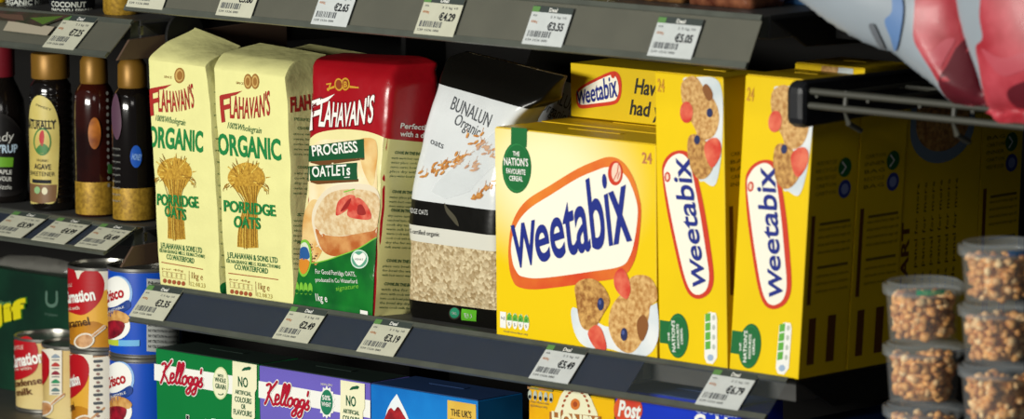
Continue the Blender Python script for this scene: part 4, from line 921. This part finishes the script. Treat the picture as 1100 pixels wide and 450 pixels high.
p.ptext('condensed', (10,416), (52,410), 8, cbrown, 4, bold=.02); p.ptext('milk', (19,425), (36,423), 8, cbrown, 4, bold=.02); p.pblob([(-8,420),(4,414),(12,422),(13,438),(2,446),(-8,444)], bisc, 3); p.pblob([(-8,432),(6,428),(12,436),(4,444),(-8,446)], cbrown, 4)
p.build('label_print', tA)
hB = .0935; rB = .0385
tb2, chx, cb = can(155, .022, 285, zs+hB+.0002, hB, rB, cblue, 'upper blue tin with a pie picture, behind a price tag', gb)
def crisco(p, dy, dx=0):
    D = lambda *q: [(a+dx, b+dy) for a, b in q]
    p.pell((127+dx,315+dy), 15.5, 19, mat('logo pale blue', '#8ab4e8', .45), 1); p.pell((125.5+dx,314.5+dy), 14.5, 17.6, white, 2); p.ptext('Crisco', (104+dx,326+dy), (134+dx,318.5+dy), 12, cred, 5, bold=.03, shear=.15)
    p.pblob(D((111,332),(125,329),(138,322),(140,330),(128,337),(112,341)), mat('ribbon blue', '#0a3a8a', .4), 3); p.ptext('ALL-VEGETABLE', (113+dx,337.5+dy), (134+dx,330.5+dy), 2.6, white, 5, res=1)
    p.pell((124+dx,350+dy), 16, 15, white, 1); p.pblob(D((112,340),(122,333),(134,336),(140,342),(136,347),(124,345),(114,349)), pie, 3); p.pblob(D((111,350),(122,344),(134,347),(131,358),(120,364),(112,362)), cherry, 4)
p = Print(chx); crisco(p, 0); p.ppoly([(115,364),(128,365),(128,371.5),(115,369)], mat('label yellow green', '#b8c83a', .45), 3); p.ppoly([(128,365),(150,365),(150,371.5),(128,371.5)], mat('label sky', '#6ab0e0', .45), 3)
p.ppoly([(157.5,299),(192,300),(192,378),(157.5,377)], mat('fact panel', '#b9bcb8', .5), 3)
for k in range(13): p.ptext('NUTRITION fat saturated 0g' if k else 'Nutrition Facts', (159,305+k*5.7), (190,305.5+k*5.7), 3.4, ink, 5, res=1, bold=.02 if k == 0 else 0)
p.build('label_print', tb2)
tb1, chx = can_at(cb, zs, hB, rB, cblue, 'lower blue tin partly below the picture edge', gb)
p = Print(chx); crisco(p, 92, 2); p.build('label_print', tb1)
# dark green carton behind the tins and grey pack above it
gj = mat('dark green carton', '#123f2a', .45, var2='#0b2a1e', vscale=12)
a = AT(0, 352, y=.135); b_ = AT(78, 300, y=.135)
tj = carton('grocery_carton', a[0]-.04, .135, zs, b_[0]-a[0]+.05, .06, b_[2]-zs, gj, 'dark green box with yellow lettering behind the left tins', 'box')
ch = Flat(.135); p = Print(ch); p.ptext('Jif', (-12,349), (29,339), 20, mat('lettering yellow', '#e6d81a', .4), 3, bold=.05, shear=.2, outline=mat('lettering edge', '#2f6a1e', .4), ow=.04); p.ptext('Ultra', (-4,329), (13,327), 6, mat('pale green', '#6a9a6a', .45), 2, res=2)
p.build('brand_lettering', tj); p = Print(ch)
p.pstroke([(50.5,314),(50.5,324),(53.5,328),(58.5,328),(61.5,324),(61.5,314)], 4, mat('emblem grey green', '#5a7a6a', .5), 2); p.ptext('Unilever', (49,339), (63,340), 4, mat('emblem grey green', '#5a7a6a', .5), 2, res=1); p.build('emblem', tj)
out = [tuple(AT(*q, y=.165)[[0,2]]) for q in ((-12,292),(-10,280),(10,274),(40,275),(66,279),(82,284),(84,296),(60,297),(30,295))]
pl = Pillow(out, .165, .018, .02, lambda p: .003*np.sin(p[:,0]*160)*np.sin(p[:,1]*120+1)); g = G(); pl.mesh(g, mat('grey film pack', '#6d6c66', .3, coat=.4), .006)
o = g.build('plastic_pack', None, smooth='all'); setp(o, 'crumpled grey plastic pack lying in shade under the left shelf', 'packet')
# ================================================================== bottles of the left bay
gold_cap = mat('gold cap', '#8f6824', .42, metal=.35, var=.15, vscale=60); goldband = mat('gold base band', '#b58f2e', .5, metal=.3, var2='#8a6a1e', vscale=260)
dglass = mat('dark syrup bottle', '#120e0c', .12, spec=.7, coat=.6); amber = mat('amber syrup bottle', '#3a120a', .12, spec=.7, coat=.6, var2='#1c0a08', vscale=18); redcap = mat('dark red cap', '#6e1420', .4); blackcap = mat('black cap', '#161616', .4)
zl = .0581
def bottle(cpx, y, wpx, prof, m, cap, capprof, label, ridges=False):
    a = AT(cpx, 240, y=y); c = (a[0], y); r = wpx/2/1090; prof = [(q, z*.86) for q, z in prof]; capprof = [(q, z*.86) for q, z in capprof]
    t = thing('syrup_bottle', (c[0], c[1], zl), label, 'bottle', 'syrup bottles in the left bay')
    P_ = [(r*q, z) for q, z in prof]
    if ridges:
        P_ = [q for q in P_ if q[1] < .004] + [(r*(.985+.03*math.cos(z/.0085*2*PI)), z) for z in np.arange(.006, .124, .0011)] + [q for q in P_ if q[1] > .1255]
    g = G(); g.lathe(P_, (c[0],c[1],zl), m, 44); g.build('bottle_body', t, smooth='all')
    g = G(); g.lathe([(r*q, z) for q, z in capprof], (c[0],c[1],zl), cap, 44); g.build('cap', t, smooth=True)
    return t, Cyl(c, r*1.012), c, r
body = [(.9,0),(1,.003),(1,.145),(.95,.152),(.8,.158),(.72,.163),(.7,.166)]
tb_, chb, c, r = bottle(57.5, .03, 49, body, dglass, gold_cap, [(.82,.160),(.88,.1605),(.9,.163),(.9,.189),(.86,.191)], 'dark agave syrup bottle with gold cap and cream oval label', True)
p = Print(chb); p.BASE = .0010
p.pblob([(30.5,215),(31,180),(32,130),(34,112),(39,103.5),(46,103),(55,110),(61.5,125),(63.5,145),(62.5,180),(60,215),(45,218)], mat('label cream', '#d6c878', .45, var2='#c0ac5a', vscale=20), 0)
p.ppoly([(30.8,196),(61,198),(60,216),(45,218.5),(30.7,215)], mat('label brown base', '#7a5a3a', .45), 1)
p.ptext('SWEET', (39,113), (55,119), 2.4, ink, 2, res=1); p.ppoly([(33,127),(60,130),(60,131),(33,128)], ink, 2); p.ptext('NATURALLY', (32,137), (60,138), 10, ink, 2, bold=.02); 
p.pell((46,152), 9, 15, mat('label green', '#3f7a3a', .45), 2); p.pell((46,152), 7.6, 13, mat('label cream', '#d6c878', .45), 3); p.pblob([(43,150),(44,142),(47,140),(48,148),(46,157)], cred, 4); p.pblob([(40,160),(46,154),(52,158),(50,164),(43,164)], mat('label green', '#3f7a3a', .45), 4)
p.ptext('ORGANIC', (40,173), (52,174), 3, ink, 2, res=1); p.ptext('AGAVE', (38,181), (55,182), 6, ink, 2, bold=.02, res=2); p.ptext('SWEETENER', (34,187.5), (59,189), 5, ink, 2, res=2); p.ppoly([(36,192),(55,193),(55,197),(36,196)], ink, 3); p.pell((41,204), 3, 4, mat('label pale green', '#8ab07a', .45), 3, n=12); p.pell((48.5,205), 3, 4, mat('label pale', '#d9d2b0', .45), 3, n=12)
p.build('oval_label', tb_)
tb_, chb, c, r = bottle(4, .038, 58, [(.95,0),(1,.004),(1,.10),(.92,.125),(.7,.14),(.55,.15),(.5,.158)], dglass, redcap, [(.55,.154),(.58,.156),(.58,.192),(.5,.194)], 'dark syrup bottle with a round black label at the left edge')
p = Print(chb); p.BASE = .0012
p.pblob([(-25,205),(-25,135),(-10,122),(8,124),(22,140),(29,165),(28,196),(20,208),(0,211)], mat('label black', '#1e1b1a', .4), 0); p.pblob([(-24,202),(-24,138),(-9,125),(7,127),(20,142),(27,166),(26,193),(18,204),(0,207)], mat('label black2', '#141212', .4), 1)
p.ptext('Brady', (-16,153), (14,150), 10, mat('label white', '#cfcfc8', .45), 3, shear=.2); p.ptext('SYRUP', (-8,164), (18,163), 9, mat('label blue white', '#b8cfe0', .45), 3, bold=.03); p.ppoly([(-6,168),(14,169),(13,179),(-6,179)], mat('label green bright', '#6aa52a', .45), 3)
p.ptext('MAPLE', (-6,186), (12,187), 5, mat('label white', '#cfcfc8', .45), 3, bold=.02); p.ptext('FLAVOUR', (-8,193), (12,194.5), 5, mat('label white', '#cfcfc8', .45), 3, bold=.02); p.ptext('drizzle', (-6,202), (12,203), 5, mat('label white', '#cfcfc8', .45), 3)
p.build('round_label', tb_)
def squeezy(cpx, y, w, m, label, oval, gh):
    t, chb, c, r = bottle(cpx, y, w, [(.96,0),(1,.003),(1,.12),(.985,.135),(.93,.148),(.8,.155),(.66,.16),(.6,.163)], m, gold_cap, [(.62,.158),(.66,.160),(.68,.163),(.66,.187),(.5,.194),(.2,.196)], label)
    g = G(); g.lathe([(r*1.006,.002),(r*1.012,.003),(r*1.012,gh),(r*1.006,gh+.001)], (c[0],c[1],zl), goldband, 44, cap0=False, cap1=False); g.build('gold_base_band', t, smooth=True)
    p = Print(chb); p.BASE = .0010; oval(p); p.build('label_print', t); return t
def ov1(p):
    p.pell((101.5,143), 6.5, 17, mat('label amber', '#b56a1c', .45, var2='#7a3a10', vscale=60), 1)
    for k in range(14): p.pell((114.5+k*.12,100+k*7.6), 1.4, 2.2, mat('label dim white', '#8a8a84', .5), 1, n=8)
    p.ppoly([(115,176),(121,177),(121,187),(115,186)], mat('label green', '#3f7a3a', .45), 2)
def ov2(p):
    p.pblob([(121,115),(125,100),(129,112),(131,135),(127,150),(122,140)], mat('label mauve', '#54384a', .5), 1)
    p.pell((146,168), 6, 12, mat('label bright blue', '#1c55b5', .4), 1); p.ptext('HONEY', (141.5,171), (151,172.5), 7, mat('label pale blue', '#8ab0e0', .4), 2, bold=.02, res=2)
    for k in range(9): p.ptext('raw pure', (122,160+k*7), (130,161+k*7), 3, mat('label dim white', '#8a8a84', .5), 1, res=1)
squeezy(104, .03, 47, amber, 'amber syrup bottle with a gold band, beside the agave bottle', ov1, .035)
squeezy(145, .03, 49, dglass, 'dark syrup bottle with a gold band, next to the oat bag', ov2, .034)
# ================================================================== things on the upper shelves
zu = .2702
jarblack = mat('jar dark', '#171a20', .3, spec=.5); yl = mat('jar yellow', '#c9a81c', .4)
def jar(cpx, y, wpx, h, m, lidm, label, z, base=22, nm='food_jar', cat='jar'):
    a = AT(cpx, base, y=y); c = (a[0], y); r = wpx/2/1090
    t = thing(nm, (c[0], c[1], z), label, cat)
    g = G(); g.lathe([(r*.92,0),(r,.003),(r,h*.74),(r*.96,h*.8),(r*.8,h*.85),(r*.8,h*.87)], (c[0],c[1],z), m, 40); g.build('jar_body', t, smooth=True)
    g = G(); g.lathe([(r*.86,h*.86),(r*.88,h*.865),(r*.88,h*.985),(r*.85,h)], (c[0],c[1],z), lidm, 40); g.build('lid', t, smooth=True)
    return t, Cyl(c, r*1.005)
for cpx, w, lab in ((26,40,'dark jar with white lettering above the left shelf papers'), (78,52,'dark jar with coconut lettering on the upper left shelf')):
    t, chj = jar(cpx, .036, w, .11, jarblack, blackcap, lab, zu); p = Print(chj); p.BASE = .0006; lw = mat('jar lettering', '#b9bdb4', .5)
    if cpx > 50: p.ptext('COCONUT', (56,6.5), (92,7.5), 6, lw, 1, bold=.03, res=2); p.ptext('SMOOTH SPREAD', (56,13), (99,13.5), 5, lw, 1, bold=.03, res=2)
    else: p.ptext('ORGANIC NUT', (6,3), (46,3.8), 5.5, lw, 1, bold=.03, res=2); p.ptext('BUTTER', (8,8.5), (45,9), 4.5, lw, 1, bold=.02, res=2)
    p.build('label_print', t)
jar(-6, .034, 34, .10, yl, blackcap, 'yellow jar at the top left corner', zu)
t, chj = jar(131, .034, 42, .11, goldband, gold_cap, 'gold jar at the right end of the upper left shelf', zu)
jar(181, .05, 22, .1, goldband, gold_cap, 'small gold based jar half hidden behind the upper strip end', zu-.012, nm='food_jar') if False else None
# packets on the grey upper shelf
zu2 = .3337
def pouch(x0, x1, m, label, art=None, h=.16, d=.05, y=.0):
    t = thing('snack_pouch', ((x0+x1)/2, y+d/2, zu2), label, 'pouch', 'snack pouches on the upper shelf')
    q = lambda z, a, b, i=0.: ((x0+i,a,z),(x1-i,a,z),(x1-i,b,z),(x0+i,b,z))
    L = Loft([q(zu2,y,y+d)+(12,), q(zu2+h*.3,y-.006,y+d+.004)+(5,), q(zu2+h*.7,y,y+d)+(6,), q(zu2+h*.94,y+d*.42,y+d*.58,.003)+(12,), q(zu2+h,y+d*.46,y+d*.54,.003)+(20,)], 6, wrink(.0012, int(x0*900)+500, 60.))
    g = G(); L.mesh(g, m, 12); g.build('pouch_body', t, smooth='all')
    if art: p = Print(L.chart()); art(p); p.build('label_print', t)
    return t
def a1(p): p.ppoly([(606,2),(640,5),(640,12),(606,9)], mat('pouch white', '#cfc9b8', .4), 1)
def a2(p):
    p.ppoly([(663,4),(733,10),(733,13),(663,8)], mat('pouch orange', '#a86a34', .3, var2='#5a2f18', vscale=120), 1)
def a3(p):
    p.pell((764,11), 6, 4, mat('pouch pale', '#d9d0c0', .3), 1)
for pl_, pr_, m, lab, art in (((486,-4),(540,1),mat('pouch dark', '#4a3f34', .25, coat=.5),'dark pouch left of the yellowish one on the upper shelf',None), ((596,0),(658,6),mat('pouch olive yellow', '#a89244', .28, coat=.5, var=.2, vscale=40),'yellowish pouch on the grey upper shelf, only its base showing',a1),
                         ((660,6),(732,13),mat('pouch brown', '#8a6238', .2, coat=.7, var2='#4a3020', vscale=70),'glossy brown pouch on the grey upper shelf',a2), ((738,13),(806,19),mat('pouch russet', '#8f5a3e', .2, coat=.7, var2='#50281c', vscale=60),'russet pouch at the right end of the grey upper shelf',a3)):
    a, b = AT(*pl_, y=.0), AT(*pr_, y=.0); pouch(a[0], b[0], m, lab, art)
# blue pack on the dark right shelf
a, b = AT(806,30,y=.06), AT(868,34,y=.06)
tbp = carton('food_packet', a[0], .06, .3337, b[0]-a[0], .06, .13, mat('dusky blue pack', '#1f3f6a', .4, var2='#2f5f8a', vscale=25), 'dusky blue pack beside the hanging white bag', 'packet')
# ================================================================== wire shelf with the white and red bags
yr = -.035; A_ = AT(868, 100, y=yr); B_ = AT(1100, 122, y=yr); x0 = A_[0]; x1 = x0+.75; zr = A_[2]+.002
tw = thing('wire_shelf', ((x0+x1)/2, yr, zr), 'black wire shelf rail holding the white bags printed with strawberries', 'shelf')
r = .0032
g = G(); g.tube([(x0,yr,zr),(x1,yr,zr)], r, wire_m, 12); g.build('top_rail', tw, smooth=True)
g = G(); g.tube([(x0,yr-.002,zr-.0125),(x1,yr-.002,zr-.0125)], r, wire_m, 12); g.build('lower_rail', tw, smooth=True)
for k in range(5):
    xx = x0+.045+k*.125; g = G(); g.tube([(xx,yr+.001,zr+.003),(xx,yr-.001,zr-.0125),(xx,yr+.003,zr-.026),(xx,yr+.02,zr-.034)], .0026, wire_m, 10); g.build('support_wire', tw, smooth=True)
for k in range(3):
    g = G(); g.tube([(x0-.004+k*.0,yr+.05+k*.07,zr-.006),(x1,yr+.05+k*.07,zr-.006)], .0022, wire_m, 8); g.build('deck_wire', tw, smooth=True)
for k in range(12):
    xx = x0+.01+k*.06; g = G(); g.tube([(xx,yr,zr-.004),(xx,.40,zr-.004)], .0018, wire_m, 8); g.build('cross_wire', tw, smooth=True)
g = G(); a = AT(856, 108, y=yr)
g.prism([(yr-.012,zr-.030),(yr-.004,zr-.033),(.40,zr-.02),(.40,zr+.002),(yr-.004,zr+.009),(yr-.012,zr+.004)], x0-.017, x0+.004, mat('black end moulding', '#1c1d20', .35)); g.build('end_moulding', tw, bevel=.006)
fw = mat('bag white film', '#98a2ab', .4, coat=.1, var=.05, vscale=15); fr_ = mat('bag strawberry print', '#a02430', .42, coat=.05, var2='#c04854', vscale=30); frd = mat('bag dark red print and shade', '#5e1220', .45, coat=.0); fb = mat('bag blue print', '#5f80b0', .42, coat=.05)
def wav(seed):
    r_ = random.Random(seed); ks = [(r_.uniform(-60, 60), r_.uniform(-60, 60), r_.uniform(0, 6), r_.uniform(.5, 1)) for _ in range(6)]
    return lambda p: .0035*sum(a*np.sin(kx*p[:, 0]+kz*p[:, 1]+ph) for kx, kz, ph, a in ks)/2
def frozen(outline, yb, T, D_, label, art, seed, bk):
    o = [tuple(AT(*q, y=yb)[[0, 2]]) for q in outline]
    pl = Pillow(smooth_pts(o, True, 3), yb, T, D_, wav(seed)); c = np.mean(np.array(o), 0)
    t = thing('fruit_bag', (c[0], yb, zr), label, 'bag', 'white bags printed with strawberries')
    g = G(); pl.mesh(g, fw, .005, bk); g.build('film_bag', t, smooth='all')
    p = Print(pl); p.BASE = .0014; art(p); p.build('strawberry_print', t)
def artL(p):
    p.pblob([(988,-40),(1010,-45),(1036,-40),(1044,0),(1050,30),(1036,60),(1024,84),(1012,90),(1000,72),(990,56),(983,40),(984,10)], fr_, 0)
    p.ppoly([(1010,90),(1018,72),(1028,52),(1038,38),(1042,0),(1054,50),(1064,92),(1066,114),(1046,114),(1026,112)], frd, 1); p.pblob([(1000,62),(1008,50),(1018,42),(1028,42),(1020,58),(1011,72)], mat('bag pale red', '#b84c58', .42), 2)  # dark red polygon paints in the shade of the fold
    p.pblob([(958,-30),(966,-20),(972,8),(968,40),(963,55),(958,40),(952,22),(960,10)], fb, 0); p.pblob([(935,28),(940,26),(946,38),(952,52),(945,48)], mat('bag grey print', '#6a6f76', .35), 0)
def artR(p):
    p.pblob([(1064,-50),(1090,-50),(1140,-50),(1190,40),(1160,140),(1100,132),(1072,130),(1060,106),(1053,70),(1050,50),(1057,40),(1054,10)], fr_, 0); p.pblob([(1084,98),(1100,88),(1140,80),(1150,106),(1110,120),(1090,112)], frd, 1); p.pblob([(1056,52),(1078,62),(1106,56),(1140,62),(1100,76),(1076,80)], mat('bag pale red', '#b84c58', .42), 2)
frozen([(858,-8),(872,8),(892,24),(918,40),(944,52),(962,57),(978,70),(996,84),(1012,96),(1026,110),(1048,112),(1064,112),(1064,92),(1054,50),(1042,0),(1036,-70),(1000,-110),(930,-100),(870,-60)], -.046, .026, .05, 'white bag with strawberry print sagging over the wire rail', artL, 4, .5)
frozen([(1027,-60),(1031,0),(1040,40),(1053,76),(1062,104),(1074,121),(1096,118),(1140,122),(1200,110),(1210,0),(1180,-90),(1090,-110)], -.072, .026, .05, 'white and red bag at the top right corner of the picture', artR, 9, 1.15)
# ================================================================== clear tubs of cereal clusters
tubm = mat('clear tub plastic', '#e8eef0', .08, spec=.5, alpha=.05); lidm = mat('clear lid plastic', '#dfeaf0', .12, spec=.6, alpha=.13); lidg = mat('tub lid green print', '#3f9a78', .35, alpha=.8); lidb = mat('tub lid blue print', '#2f6aa0', .35, alpha=.8)
nut = mat('cluster toasted', '#f0b468', .55, var2='#a8662c', vscale=120, bump=.4, bscale=150); nut2 = mat('cluster pale', '#fbdca4', .55, var2='#c98d4c', vscale=120)
ICO = bmesh.new(); bmesh.ops.create_icosphere(ICO, subdivisions=1, radius=1.); ICOv = np.array([v.co[:] for v in ICO.verts]); ICO.verts.index_update(); ICOf = [tuple(v.index for v in f.verts) for f in ICO.faces]; ICO.free()
def tub(c, z, label, glabel, lidprint, seed, h=.052, r=.0345):
    t = thing('plastic_tub', (c[0], c[1], z), label, 'tub', 'clear tubs of cereal clusters')
    rb = r*.86
    g = G(); g.lathe([(rb*.4,.0008),(rb,.0),(rb*1.01,.002),(r*.955,h-.009),(r*.955,h-.008),(r*.93,h-.008),(rb*.985,.0028),(rb*.4,.0018)], (c[0],c[1],z), tubm, 44); g.build('tub_body', t, smooth=True)
    g = G(); g.lathe([(r*.957,h-.012),(r*1.03,h-.0115),(r*1.04,h-.009),(r*1.04,h-.004),(r*1.0,h-.0025),(r*.93,h-.003),(r*.9,h-.0005),(.001,h-.0008)], (c[0],c[1],z), lidm, 44, cap0=False, cap1=False); l = g.build('lid', t, smooth=True)
    if lidprint:
        ch_ = Cyl(c, r*1.04); p = Print(ch_); p.BASE = .0006; a0, a1 = lidprint[1]; s = r*1.04
        p.poly([(s*a0, z+h-.0088), (s*a1, z+h-.0088), (s*a1, z+h-.0042), (s*a0, z+h-.0042)], lidprint[0], 0); p.build('lid_print', l)
    rr = random.Random(seed); g = G()
    for i in range(210):
        zz = rr.uniform(.005, h-.014); rmax = rb+(r*.955-rb)*zz/h-.0062; a = rr.uniform(0, 2*PI); q = rmax*math.sqrt(rr.uniform(.45, 1)); s = rr.uniform(.0032, .0055)
        sc = np.array([s*rr.uniform(.8, 1.25), s*rr.uniform(.8, 1.2), s*rr.uniform(.7, 1.1)]); v = ICOv*sc*np.array([1+rr.uniform(-.22, .22) for _ in range(len(ICOv))])[:, None]; th = rr.uniform(0, 6.3)
        R_ = np.array([[math.cos(th), -math.sin(th), 0], [math.sin(th), math.cos(th), 0], [0, 0, 1]]); g.add(v@R_.T+np.array([c[0]+q*math.cos(a), c[1]+q*math.sin(a), z+zz]), ICOf, rr.choice((nut, nut, nut2)))
    g.lathe([(rb*.6,.003),(rb*.72,h*.4),(rb*.7,h-.016)], (c[0],c[1],z), nut, 20)
    o = g.build('cereal_clusters', None, smooth='all', loc=(c[0], c[1], z+.003)); setp(o, glabel, 'cereal', 'cereal clusters in the clear tubs', 'stuff')
zt = -.0976
for (px_, py_, n, y, nm, hh) in ((992, 300, 4, -.055, 'left', .0525), (1074, 258, 5, -.075, 'right', .0525)):
    a = AT(px_, py_, y=y); ztop = a[2]; h = (ztop-zt)/n
    pos = ['lowest', 'second lowest', 'middle', 'second highest', 'top'] if n == 5 else ['lowest', 'second lowest', 'second highest', 'top']
    for k in range(n):
        lp = None
        if k == n-1: lp = (lidg, (-.25, .45)) if nm == 'left' else (lidb, (.1, .9))
        tub((a[0], a[1]), zt+k*h, '%s clear tub of the %s stack of cereal tubs' % (pos[k], nm), 'toasted cereal clusters filling the %s tub of the %s stack' % (pos[k], nm), lp, 100+k+n*10, h, .0345)
# ================================================================== light
def area(name, loc, tgt, sx, sy, e, col=(1,1,1)):
    l = bpy.data.lights.new(name, 'AREA'); l.shape = 'RECTANGLE'; l.size = sx; l.size_y = sy; l.energy = e; l.color = col
    o = bpy.data.objects.new(name, l); C.objects.link(o); o.location = loc
    o.rotation_euler = (Vector(tgt)-Vector(loc)).to_track_quat('-Z', 'Y').to_euler(); return o
area('aisle_or_fill_lamp', (-.12, -2.7, .55), (-.1, 0, .1), 1.3, .4, 80, (1, .98, .90))
area('aisle_or_fill_lamp', (-.6, -2.4, 2.2), (0, 0, .1), 1.6, .4, 12, (1, .98, .93))
area('aisle_or_fill_lamp', (1.9, -2.3, 1.2), (.5, 0, .1), .8, .4, 3.6, (1, .97, .9))  # unseen fill added on the right to lift box sides and tubs
w = bpy.data.worlds.new('store'); bpy.context.scene.world = w; w.use_nodes = True
w.node_tree.nodes['Background'].inputs[0].default_value = (.75, .85, 1, 1); w.node_tree.nodes['Background'].inputs[1].default_value = .04
# ================================================================== camera and view
cd = bpy.data.cameras.new('camera'); co = bpy.data.objects.new('camera', cd); C.objects.link(co)
cd.sensor_width = 36; cd.lens = F/1100*36; cd.clip_start = .05
M4 = Matrix([[*RM[0], CAM[0]], [*RM[1], CAM[1]], [*RM[2], CAM[2]], [0, 0, 0, 1]]); co.matrix_world = M4
cd.dof.use_dof = True; fp = np.array([-.25, 0, .1]); cd.dof.focus_distance = float((fp-CAM)@(-RM[:, 2])); cd.dof.aperture_fstop = cd.lens/1000/.024
bpy.context.scene.camera = co
vs = bpy.context.scene.view_settings; vs.view_transform = 'Standard'; vs.look = 'None'; vs.exposure = 0.; vs.gamma = 1.; vs.use_curve_mapping = False
